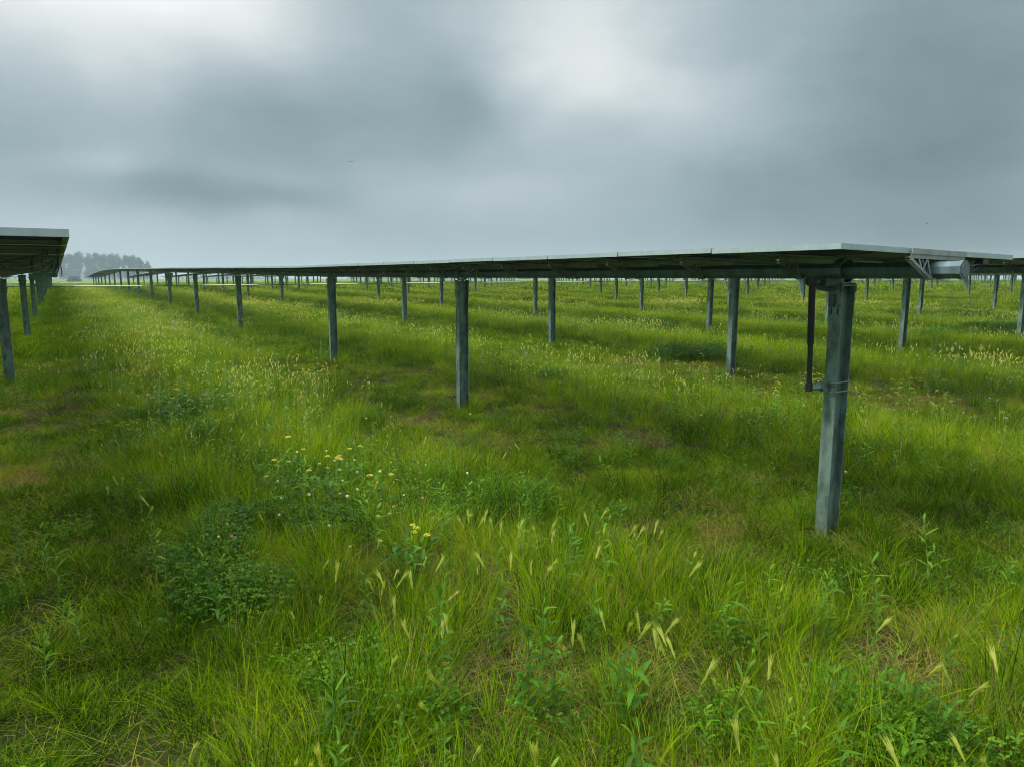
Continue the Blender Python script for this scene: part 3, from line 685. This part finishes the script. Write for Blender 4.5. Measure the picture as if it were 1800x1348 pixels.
def proto_fox(seed, n=1):
    r = np.random.default_rng(seed); G = GB()
    for i in range(n):
        an = r.uniform(0, 6.283); p = stem_curve(r.uniform(.34, .46), r.uniform(.02, .10), an, 6, 2.) + [r.normal(0, .03), r.normal(0, .03), 0]
        add_stem(G, p, .0022, .5, 1); d = p[-1] - p[-2]; d = d / np.linalg.norm(d) + np.array([math.cos(an), math.sin(an), 0]) * r.uniform(0, .45); add_awn_head(G, p[-1], d, r.uniform(.055, .085), r)
    return G.mesh('seed_head', [M_HEAD, M_STEM])
def proto_head_far(seed, n, R, s):
    """loose cluster of pale heads for the middle distance"""
    r = np.random.default_rng(seed); G = GB()
    for i in range(n):
        a = r.uniform(0, 6.283); q = R * math.sqrt(r.random()); h = r.uniform(.30, .48); c = np.array([q * math.cos(a), q * math.sin(a), h]); an = r.uniform(0, 6.283)
        G.ribbon([c * [1, 1, .3], c], [.004, .003], (1, 0, 0), .4, 1); q2 = r.uniform(.2, 2.4); tp = c + [math.cos(an) * s * q2, math.sin(an) * s * q2, s * r.uniform(1.8, 4.2)]
        for sd in ((1, 0, 0), (0, 1, 0)): G.ribbon([c, (c + tp) / 2, tp], [s * .25, s * .9, s * 1.1], sd, r.random(), 0)
    return G.mesh('far_seed_heads', [M_HEAD, M_STEM])
def proto_umb_far(seed, n, R, m, s=.03):
    r = np.random.default_rng(seed); G = GB()
    for i in range(n):
        a = r.uniform(0, 6.283); q = R * math.sqrt(r.random()); h = r.uniform(.36, .6); c = np.array([q * math.cos(a), q * math.sin(a), h])
        G.ribbon([c * [1, 1, .2], c], [.005, .004], (1, 0, 0), .4, 1); umbel(G, c, s * r.uniform(.7, 1.2), r, 0, 22, .6)
        for k in range(3): leaf(G, c * [1, 1, r.uniform(.2, .8)], r.uniform(0, 6), .07, .012, .7, .3, .1, 1)
    return G.mesh('flower_cluster', [m, M_STEM])

# geometry-nodes scatter: one object, points carry rotation, scale, variant and dryness, which for grass also holds painted shade
def scatter_tree(coll, mats):
    ng = bpy.data.node_groups.new('scatter_' + coll.name, 'GeometryNodeTree')
    ng.interface.new_socket('Geometry', in_out='INPUT', socket_type='NodeSocketGeometry'); ng.interface.new_socket('Geometry', in_out='OUTPUT', socket_type='NodeSocketGeometry')
    N = ng.nodes; Lk = ng.links; i = N.new('NodeGroupInput'); o = N.new('NodeGroupOutput')
    ci = N.new('GeometryNodeCollectionInfo'); ci.inputs[0].default_value = coll; ci.inputs[1].default_value = True; ci.inputs[2].default_value = True
    ip = N.new('GeometryNodeInstanceOnPoints'); ip.inputs['Pick Instance'].default_value = True
    def att(name, ty):
        a = N.new('GeometryNodeInputNamedAttribute'); a.data_type = ty; a.inputs[0].default_value = name; return a.outputs[0]
    e2r = N.new('FunctionNodeEulerToRotation'); Lk.new(att('rot', 'FLOAT_VECTOR'), e2r.inputs[0])
    Lk.new(i.outputs[0], ip.inputs['Points']); Lk.new(ci.outputs[0], ip.inputs['Instance']); Lk.new(att('idx', 'INT'), ip.inputs['Instance Index'])
    Lk.new(e2r.outputs[0], ip.inputs['Rotation']); Lk.new(att('scl', 'FLOAT_VECTOR'), ip.inputs['Scale']); Lk.new(ip.outputs[0], o.inputs[0])
    return ng
def scatter(name, label, cat, meshes, x, y, idx, scale, dry, tilt=.12, sz=None, kind='stuff'):
    n = len(x)
    coll = bpy.data.collections.new(name + '_kinds')
    for k, me in enumerate(meshes): coll.objects.link(bpy.data.objects.new(f'{name}_{k:02d}', me))
    me = bpy.data.meshes.new(name); me.vertices.add(n); z = gh(x, y) - .01
    me.vertices.foreach_set('co', np.stack([x, y, z], 1).astype(np.float32).ravel())
    def a(nm, ty, arr, key='value'):
        at = me.attributes.new(nm, ty, 'POINT'); at.data.foreach_set(key, arr)
    rot = np.stack([rng.normal(0, tilt, n), rng.normal(0, tilt, n), rng.uniform(0, 6.283, n)], 1)
    a('rot', 'FLOAT_VECTOR', rot.astype(np.float32).ravel(), 'vector'); s = np.asarray(scale) * np.ones(n); szz = s if sz is None else s * sz
    a('scl', 'FLOAT_VECTOR', np.stack([s, s, szz], 1).astype(np.float32).ravel(), 'vector'); a('idx', 'INT', np.asarray(idx, np.int32)); a('dry', 'FLOAT', np.asarray(dry * np.ones(n), np.float32))
    o = link(name, me); md = o.modifiers.new('scatter', 'NODES'); md.node_group = scatter_tree(coll, None)
    tag(o, label, cat, kind=kind); return o

def vnoise(x, y, sc, seed):
    """smooth value noise in metres, 0..1"""
    r = np.random.default_rng(seed); T = r.random((256, 256)); X = x / sc + 1000; Y = y / sc + 1000
    i = np.floor(X).astype(int); j = np.floor(Y).astype(int); u = X - i; v = Y - j; u = u * u * (3 - 2 * u); v = v * v * (3 - 2 * v)
    f = lambda a, b: T[a % 256, b % 256]
    return (f(i, j) * (1 - u) + f(i + 1, j) * u) * (1 - v) + (f(i, j + 1) * (1 - u) + f(i + 1, j + 1) * u) * v
def fbm(x, y, sc, seed): return (vnoise(x, y, sc, seed) + .5 * vnoise(x, y, sc / 2.1, seed + 1) + .25 * vnoise(x, y, sc / 4.3, seed + 2)) / 1.75
def lush(x, y):
    """0 under the panels, 1 in the open aisles"""
    s, t = st(x, y); u = np.where(t > 1.8, np.abs((t - T0 + 2.7) % 5.4 - 2.7), np.abs((t + .9 + 2.7) % 5.4 - 2.7))
    v = np.clip((u - .95) / .9, 0, 1); v = np.where((s < 1.8), np.maximum(v, .55), v)
    return np.clip(v + (fbm(x, y, 1.6, 40) - .5) * 1.1, 0, 1)
def wedge(n, y0, y1, half=.86, extra=1.2, power=1.):
    """points spread evenly over a fan in front of the camera between two depths"""
    u = rng.random(int(n)); Y = np.sqrt(y0 * y0 + u * (y1 * y1 - y0 * y0)); X = rng.uniform(-1, 1, int(n)) * (Y * half + extra); return X, Y

# clover patches, placed on the ground: centre (px, py on the ground), radii in metres
CLV = [(440, 935, .42, .28), (600, 930, .4, .3), (330, 1000, .30, .25), (400, 1060, .35, .22), (800, 905, .55, .35), (880, 880, .4, .3), (560, 860, .5, .4), (1560, 1290, .30, .16), (1240, 1270, .16, .10),
       (700, 1260, .22, .1), (590, 1200, .15, .1), (1230, 632, 1.3, .7), (1110, 578, 1.5, 1.2), (835, 530, 1.8, 2.0), (1600, 515, 3., 3.), (1060, 515, 2.5, 3.), (1700, 560, 1.0, 1.2), (1640, 600, 1.6, .9), (1760, 590, 1.2, .8), (700, 512, 3, 2.5), (200, 525, 2.5, 2), (1690, 545, 1., 1.), (1150, 590, 1.0, .6), (740, 850, .4, .3), (300, 735, .8, .4)]
cpts = []
for px, py, rx, ry in CLV:
    cx, cyy = on_plane(px, py, float(np.interp(py, [520, 600, 700], [.55, .2, .05]))); cpts.append((cx, cyy, rx, ry))
def clover_w(x, y):
    w = np.zeros(len(x))
    for cx, cyy, rx, ry in cpts: w = np.maximum(w, 1 - ((x - cx) / rx) ** 2 - ((y - cyy) / (ry * 1.3)) ** 2)
    return w + (fbm(x, y, .5, 60) - .5) * .55

# --- near turf, 1..9 m
protoS = [proto_short(200 + 10 * k) for k in range(6)]; protoT = [proto_tall(300 + 10 * k) for k in range(6)]; protoK = [proto_tussock(400 + 10 * k) for k in range(4)]; protoH = [proto_thatch(450 + 10 * k) for k in range(3)]
x1, y1 = wedge(5200, 1.2, 7.5, .95); x2, y2 = wedge(11500, 7.5, 20., .85)
x = np.concatenate([x1, x2]); y = np.concatenate([y1, y2])
L_ = lush(x, y); cw = clover_w(x, y); dryn = fbm(x, y, 1.1, 70); keep = ((cw < .3) | (rng.random(len(x)) < .8)) & (rng.random(len(x)) < .55 + 1.3 * np.clip(vnoise(x, y, .33, 44) - .12, 0, 1)); x, y, L_, dryn = x[keep], y[keep], L_[keep], dryn[keep]
n = len(x); pick = rng.random(n); tall = pick < L_ * np.where(y < 5.5, .26, .46); tus = (~tall) & (pick > .90 - .05 * L_); thatch = (~tall) & (~tus) & (rng.random(n) < np.clip((dryn - .40) * 2.6, .12, .8))
bx, by = [], []                                   # rough tufts left standing round the foot of each near post
for tt_ in (T0, -.925, T0 + PITCH_T, T0 + 2 * PITCH_T):
    for ss_ in POSTS0[:5]:
        for q in range(9): a_ = random.uniform(0, 6.283); r_ = random.uniform(.08, .26); X_, Y_ = xy(ss_, tt_); bx.append(X_ + r_ * math.cos(a_)); by.append(Y_ + r_ * math.sin(a_))
nb = len(bx); x = np.concatenate([x, bx]); y = np.concatenate([y, by]); L_ = np.concatenate([L_, np.full(nb, .2)]); dryn = np.concatenate([dryn, np.full(nb, .6)])
tall = np.concatenate([tall, np.zeros(nb, bool)]); tus = np.concatenate([tus, rng.random(nb) < .6]); thatch = np.concatenate([thatch, rng.random(nb) < .5]); n = len(x)
idx = np.where(tall, 6 + rng.integers(0, 6, n), np.where(tus, 12 + rng.integers(0, 4, n), np.where(thatch, 16 + rng.integers(0, 3, n), rng.integers(0, 6, n))))
dry = np.clip((-.10 + .15 * L_) + .5 * np.clip(dryn - .50, 0, 1) * (1.2 - .6 * L_) + rng.normal(0, .10, n) - .09 * (y < 6), -.35, .8)  # not only dryness: shade under panels and a foreground vignette painted in
scatter('meadow_grass', 'uneven green meadow grass covering the near ground', 'grass', protoS + protoT + protoK + protoH, x, y, idx, rng.uniform(.75, 1.2, n), dry, sz=(.72 + .40 * L_) * rng.uniform(.6, 1.3, n))
# --- 20..75 m patches
pp = [proto_patch(500 + 10 * k, 0) for k in range(4)] + [proto_patch(560 + 10 * k, 1) for k in range(4)]
x, y = wedge(21000, 15., 62., .82); L_ = lush(x, y); n = len(x); dryn = fbm(x, y, 3., 72)
idx = np.where(rng.random(n) < L_, 4 + rng.integers(0, 4, n), rng.integers(0, 4, n))
scatter('grass_cover', 'green grass cover of the field in the middle distance', 'grass', pp, x, y, idx, rng.uniform(.7, 1.1, n), np.clip(-.06 + .20 * L_ + .3 * (dryn - .45) * (1.3 - L_) + rng.normal(0, .07, n), -.3, .6), sz=rng.uniform(.75, 1.15, n))  # tone also has the shade under the rows painted in
pf = [proto_far(600 + 10 * k) for k in range(4)]
x, y = wedge(15000, 55., 210., .80); n = len(x); L_ = lush(x, y)
scatter('far_grass', 'green grass cover of the field under the far rows', 'grass', pf, x, y, rng.integers(0, 4, n), rng.uniform(.7, 1.1, n), np.clip(-.02 + .18 * L_ + rng.normal(0, .07, n), -.3, .5), sz=.6 + .5 * L_)  # painted shade beneath the far rows is part of this tone
# --- clover
pc = [proto_clover(700 + k) for k in range(5)]
x1, y1 = wedge(9000, 1.6, 9., .85); x2, y2 = wedge(26000, 9., 34., .8); x = np.concatenate([x1, x2]); y = np.concatenate([y1, y2]); cw = clover_w(x, y); k = (cw > .3) | (rng.random(len(x)) < .02); k &= rng.random(len(x)) < np.where(y < 9, .7, .8); x, y, cw = x[k], y[k], cw[k]; n = len(x)
scatter('clover_leaves', 'dark green clover and alfalfa leaf patches in the grass', 'clover', pc, x, y, rng.integers(0, 5, n), np.where(y < 9, rng.uniform(.75, 1.05, n), rng.uniform(1.1, 1.5, n)), rng.uniform(0, .5, n), .2)
pcf = [proto_cflower(750 + k, (M_WHT, M_PNK, M_WHT, M_PNK)[k]) for k in range(4)]
x, y = wedge(9000, 2.2, 15., .8); cw = clover_w(x, y); hot = np.exp(-(((x - cpts[1][0] + .1) / .75) ** 2 + ((y - cpts[1][1]) / .75) ** 2)); k = rng.random(len(x)) < np.clip(.30 * hot + .10 * (cw > .3) + .006, 0, 1); x, y = x[k], y[k]; n = len(x)
scatter('clover_flowers', 'scattered round white and pink clover blossoms in the grass', 'flowers', pcf, x, y, rng.integers(0, 4, n), rng.uniform(.8, 1.25, n), rng.uniform(0, .4, n), .15)
# --- weeds mixed into the aisles
pw = [proto_weed(800 + k, .30 + .05 * (k % 4), 18, .014, .085) for k in range(6)]
x1, y1 = wedge(2600, 2.0, 9., .85); x2, y2 = wedge(6000, 9., 30., .8); x = np.concatenate([x1, x2]); y = np.concatenate([y1, y2]); k = rng.random(len(x)) < (.2 + lush(x, y) ** 2) * .6 * (fbm(x, y, 1.5, 90) > .45); x, y = x[k], y[k]; n = len(x)
scatter('broadleaf_weeds', 'green broad-leaved weeds mixed through the taller grass', 'weeds', pw, x, y, rng.integers(0, 6, n), rng.uniform(.7, 1.15, n), rng.uniform(0, .4, n), .12)
# --- seed heads and blossoms
ph = [proto_fox(850 + k) for k in range(8)]
x1, y1 = wedge(2400, 2.8, 16., .8); k = rng.random(len(x1)) < lush(x1, y1) ** 2 * np.clip((fbm(x1, y1, 1.6, 95) - .45) * 3.2, .03, .8); x, y = x1[k], y1[k]; n = len(x)
scatter('seed_heads', 'pale wispy grass seed heads dotted through the tall grass', 'seed heads', ph, x, y, rng.integers(0, 8, n), rng.uniform(.7, 1.15, n), rng.uniform(0, .5, n), .14)
phf = [proto_head_far(880 + k, 10, .4, .014) for k in range(4)] + [proto_head_far(890 + k, 14, 1.0, .020) for k in range(3)]
x1, y1 = wedge(7000, 9., 34., .8); x2, y2 = wedge(6000, 30., 95., .8); x = np.concatenate([x1, x2]); y = np.concatenate([y1, y2]); k = rng.random(len(x)) < lush(x, y) ** 1.3 * np.clip((fbm(x, y, 2.2, 97) - .42) * 3., .05, .6); x, y = x[k], y[k]; n = len(x)
scatter('pale_seed_heads', 'many tiny pale seed heads in the aisles farther off', 'seed heads', phf, x, y, np.where(y < 32, rng.integers(0, 4, n), 4 + rng.integers(0, 3, n)), rng.uniform(.75, 1.1, n), rng.uniform(0, .6, n), .05)
pu = [proto_umb_far(900 + k, 6, .22, M_YEL, .028) for k in range(3)] + [proto_umb_far(910 + k, 6, .25, M_WHT, .024) for k in range(2)] + [proto_umb_far(920 + k, 8, .6, M_YEL, .05) for k in range(2)]
x1, y1 = wedge(4200, 6.5, 30., .8); x2, y2 = wedge(3600, 28., 90., .8); x = np.concatenate([x1, x2]); y = np.concatenate([y1, y2]); k = rng.random(len(x)) < lush(x, y) ** 1.5 * np.clip((fbm(x, y, 3.0, 99) - .40) * 4., .10, .95); x, y = x[k], y[k]; n = len(x)
scatter('wild_blossoms', 'yellow and white wild blossoms in drifts between the rows', 'flowers', pu, x, y, np.where(y < 29, rng.integers(0, 5, n), 5 + rng.integers(0, 2, n)), rng.uniform(.8, 1.2, n), rng.uniform(0, .5, n), .06)

# --- plants one can point at, each a thing of its own
def place(px, py, h): 
    x, y = on_plane(px, py, h); return x, y, float(gh(np.float64(x), np.float64(y)))
def foxtail(px, py, heads, label, seed, H=.42, lean=None):
    r = np.random.default_rng(seed); x, y, z = place(px, py, H + .05); e = empty('foxtail_plant', (x, y, z)); tag(e, label, 'foxtail', 'pale foxtail grasses in the near grass')
    G = GB(); G.blades(16, .05, .12, .30, .0025, .004, .3, .5, seed, m=0); tips = []
    for i in range(heads):
        an = r.uniform(0, 6.283) if lean is None else lean + r.normal(0, .4); o = r.normal(0, .022 * math.sqrt(heads), 2); p = stem_curve(H * r.uniform(.86, 1.05), r.uniform(.02, .09), an, 6, 2.) + [o[0], o[1], 0]
        add_stem(G, p, .0026, .5, 1); tips.append((p, an))
    link('stems', G.mesh('stems', [M_GRASS, M_STEM]), e)
    for p, an in tips:
        K = GB(); d = p[-1] - p[-2]; d = d / np.linalg.norm(d) + np.array([math.cos(an), math.sin(an), 0]) * r.uniform(.05, .55)
        add_awn_head(K, np.zeros(3), d, r.uniform(.075, .11), r, 0, 60); link('seed_head', K.mesh('seed_head', [M_HEAD]), e, tuple(p[-1]))
FOX = [(838, 915, 5, 'cluster of pale foxtail heads in the middle of the field beyond the dark clover'), (875, 922, 3, 'three pale foxtail heads just right of the middle foxtail cluster'),
    (945, 935, 3, 'foxtail tuft with bright heads, right of the middle foxtail cluster'), (962, 948, 2, 'pair of flared foxtail heads above the leafy stalk in the middle'),
    (942, 985, 2, 'foxtail tuft leaning over the leafy weed tops in the middle'), (1036, 910, 1, 'single plump foxtail head between the middle tufts and the near post'),
    (1063, 918, 1, 'thin single foxtail head right of the plump single one'), (1118, 935, 3, 'three foxtail heads in a line, left of the near post foot'),
    (1150, 955, 1, 'drooping foxtail head left of the near post foot'), (648, 1010, 3, 'bunch of foxtail heads just below the clover blossoms'),
    (735, 1000, 1, 'upright foxtail head below the yellow umbels'), (692, 1038, 2, 'two foxtail heads standing side by side over dry stems'),
    (728, 1033, 1, 'broad foxtail head blown sideways to the right'), (575, 1020, 2, 'two foxtail heads bending left near the clover edge'),
    (878, 995, 2, 'pair of short foxtail heads left of the leafy stalk tops'), (800, 1080, 1, 'lone foxtail head right of the leafy stalk in the foreground'),
    (757, 1115, 2, 'two foxtail heads beside the leafy stalk in the foreground'), (700, 1150, 1, 'wide foxtail head low in the left foreground'),
    (782, 1195, 2, 'pair of foxtail heads rising from the big arching tussock'), (998, 1120, 2, 'two foxtail heads by the curled dry leaves in the foreground'),
    (1041, 1120, 1, 'pale foxtail head right of the curled dry leaves'), (1102, 1090, 3, 'foxtail tuft with three tall heads in the right foreground'),
    (1165, 1110, 3, 'three large foxtail heads in the right foreground, topmost of the big cluster'), (1192, 1140, 3, 'three large foxtail heads in the middle of the big right foreground cluster'),
    (1218, 1180, 2, 'two foxtail heads at the lower right of the big foreground cluster'), (1288, 1175, 2, 'two slim foxtail heads right of the big foreground cluster'),
    (1345, 1170, 1, 'hooked foxtail head in the right foreground'), (1500, 1072, 1, 'lone foxtail head below the near post'), (1598, 1130, 1, 'upright foxtail head to the right below the near post'),
    (1682, 1175, 2, 'two stubby foxtail heads side by side near the right edge'), (1790, 1188, 2, 'foxtail heads touching the right edge of the picture'),
    (938, 1315, 2, 'plump foxtail heads at the bottom edge, middle'), (786, 1288, 1, 'small foxtail head near the bottom edge left of the plump ones'),
    (560, 1325, 3, 'big blurred foxtail heads at the bottom edge, left of middle'), (270, 1335, 1, 'foxtail head at the bottom edge on the left'), (1328, 1340, 1, 'foxtail head cut by the bottom edge, right of middle'),
    (1396, 1340, 1, 'second foxtail head cut by the bottom edge, farther right'), (1632, 1335, 1, 'foxtail head at the bottom edge on the right'), (1770, 1320, 2, 'foxtail heads in the bottom right corner'),
    (217, 835, 2, 'foxtail tuft bending over in the short grass at the left'), (186, 858, 1, 'small foxtail head low at the left'), (248, 886, 2, 'two foxtail heads in the dark grass at the left'),
    (1733, 775, 3, 'tall slanting foxtail heads at the right edge beyond the near post'), (1580, 800, 2, 'two small foxtail heads right of the near post'), (1196, 1010, 1, 'small foxtail head in the green grass left of the near post')]
for i, (px, py, hN, lab) in enumerate(FOX): foxtail(px, py, hN, lab, 1000 + i)
def stalk(px, py, H, n, lw, ll, label, seed, name='leafy_weed', cat='weed'):
    x, y, z = place(px, py, H); e = empty(name, (x, y, z)); tag(e, label, cat, 'leafy weeds standing in the near grass'); r = np.random.default_rng(seed)
    p = stem_curve(H, r.uniform(0, .05), r.uniform(0, 6), 9); S = GB(); add_stem(S, p, .006, .2, 0); S.blades(10, .04, .1, .2, .003, .004, .4, .5, seed, m=1); link('stem', S.mesh('stem', [M_STEM, M_GRASS]), e)
    G = GB()
    for i in range(n):
        f = .10 + .9 * i / n; b_ = np.array([np.interp(f, np.linspace(0, 1, 9), p[:, j]) for j in range(3)]); sc_ = 1 - .6 * max(0, f - .6)
        leaf(G, b_, i * 2.4 + r.uniform(-.3, .3), ll * sc_ * r.uniform(.8, 1.15), lw * sc_, r.uniform(.3, .85) + (.5 if f > .85 else 0), r.uniform(.15, .55), .15 + .8 * f * r.random(), 0, 7)
    link('leaves', G.mesh('leaves', [M_LEAF]), e)
for i, a in enumerate([
    (765, 1035, .46, 26, .020, .10, 'tall leafy weed stalk with whorled top, left of the lone foxtail'), (995, 962, .44, 24, .018, .09, 'leafy weed with bushy bright top in the middle'),
    (955, 1055, .38, 22, .018, .10, 'leafy weed stalk just below the middle foxtails'), (930, 1115, .40, 24, .022, .11, 'broad-leaved stalk with pale lower leaves in the foreground'),
    (972, 1130, .36, 18, .016, .09, 'slim leafy weed between two foreground stalks'), (1082, 1150, .34, 14, .024, .14, 'weed with large spear-shaped leaves in the foreground'),
    (1112, 1162, .34, 12, .026, .15, 'second weed with large spear-shaped leaves, beside the big foxtail cluster'), (590, 1210, .30, 40, .014, .13, 'bushy fern-like weed with long drooping leaves at lower left'),
    (383, 1030, .34, 16, .022, .11, 'leafy weed standing against the dark clover at left'), (1460, 1072, .26, 18, .014, .07, 'small leafy weed below the near post'),
    (1120, 1300, .26, 10, .018, .13, 'grassy weed with arching blades near the bottom edge'), (1040, 1045, .34, 20, .015, .08, 'slender leafy weed right of the middle tufts'),
    (240, 1070, .22, 14, .014, .07, 'small leafy weed in the short turf at left'), (875, 1030, .36, 20, .016, .09, 'leafy weed left of the middle stalk, dusty green'),
    (1278, 1030, .36, 14, .016, .13, 'tall grassy weed in the bright green patch left of the near post'), (1560, 1180, .24, 14, .013, .07, 'little bright weed in the right foreground'),
    (640, 1000, .34, 16, .016, .08, 'leafy weed behind the foxtail bunch below the clover'), (1700, 1260, .22, 10, .02, .1, 'low broad-leaved weed in the right foreground')]):
    stalk(*a[:6], a[6], 1200 + i)
def umb(px, py, H, heads, R, label, seed):
    x, y, z = place(px, py, H); e = empty('umbel_plant', (x, y, z)); tag(e, label, 'wildflower', 'umbel flowers in the near grass'); r = np.random.default_rng(seed)
    S = GB(); tips = []
    for i in range(heads):
        p = stem_curve(H * r.uniform(.72, 1), r.uniform(.03, .20), r.uniform(0, 6.283), 7, 1.8); add_stem(S, p, .004, .4, 0); tips.append(p[-1])
        for k in range(9):
            an = k * .7; S.ribbon([p[-1] - [0, 0, .025], p[-1] + [R * .7 * math.cos(an), R * .7 * math.sin(an), -.006]], [.0015, .001], (-math.sin(an), math.cos(an), 0), .5, 0)
    link('stem', S.mesh('stem', [M_STEM]), e); G = GB()
    for k in range(26): leaf(G, (r.normal(0, .05), r.normal(0, .05), r.uniform(.06, H * .6)), r.uniform(0, 6.283), r.uniform(.06, .11), r.uniform(.018, .032), r.uniform(.2, .9), .3, r.random() * .7, 0)
    link('leaves', G.mesh('leaves', [M_LEAF]), e)
    for q in tips: K = GB(); umbel(K, np.zeros(3), R * r.uniform(.42, .75), r, 0, 110, .3); link('flower_head', K.mesh('flower_head', [M_YEL]), e, tuple(q))
for i, a in enumerate([
    (500, 815, .50, 3, .035, 'yellowish umbel plant at the left of the umbel group'), (535, 800, .52, 3, .035, 'umbel plant with orange-yellow heads above the clover'),
    (583, 805, .52, 3, .038, 'tallest umbel plant in the middle of the umbel group'), (622, 780, .5, 3, .04, 'pale green umbel plant at the back of the umbel group'),
    (655, 806, .46, 2, .034, 'umbel plant at the right end of the umbel group'), (572, 818, .44, 2, .034, 'low umbel plant at the front of the umbel group'),
    (688, 922, .40, 2, .034, 'yellow umbel plant right of the clover blossoms'), (722, 902, .46, 3, .026, 'yellow umbel plant with stacked heads right of the clover blossoms'),
    (725, 930, .38, 2, .03, 'short yellow umbel plant below the stacked one'), (1370, 680, .55, 2, .032, 'yellow umbel plant between the near post and the post behind'),
    (310, 690, .5, 3, .034, 'yellowish umbel plant in the left middle distance'), (515, 770, .5, 2, .04, 'pale umbel plant behind the umbel group')]): umb(*a[:5], a[5], 1300 + i)
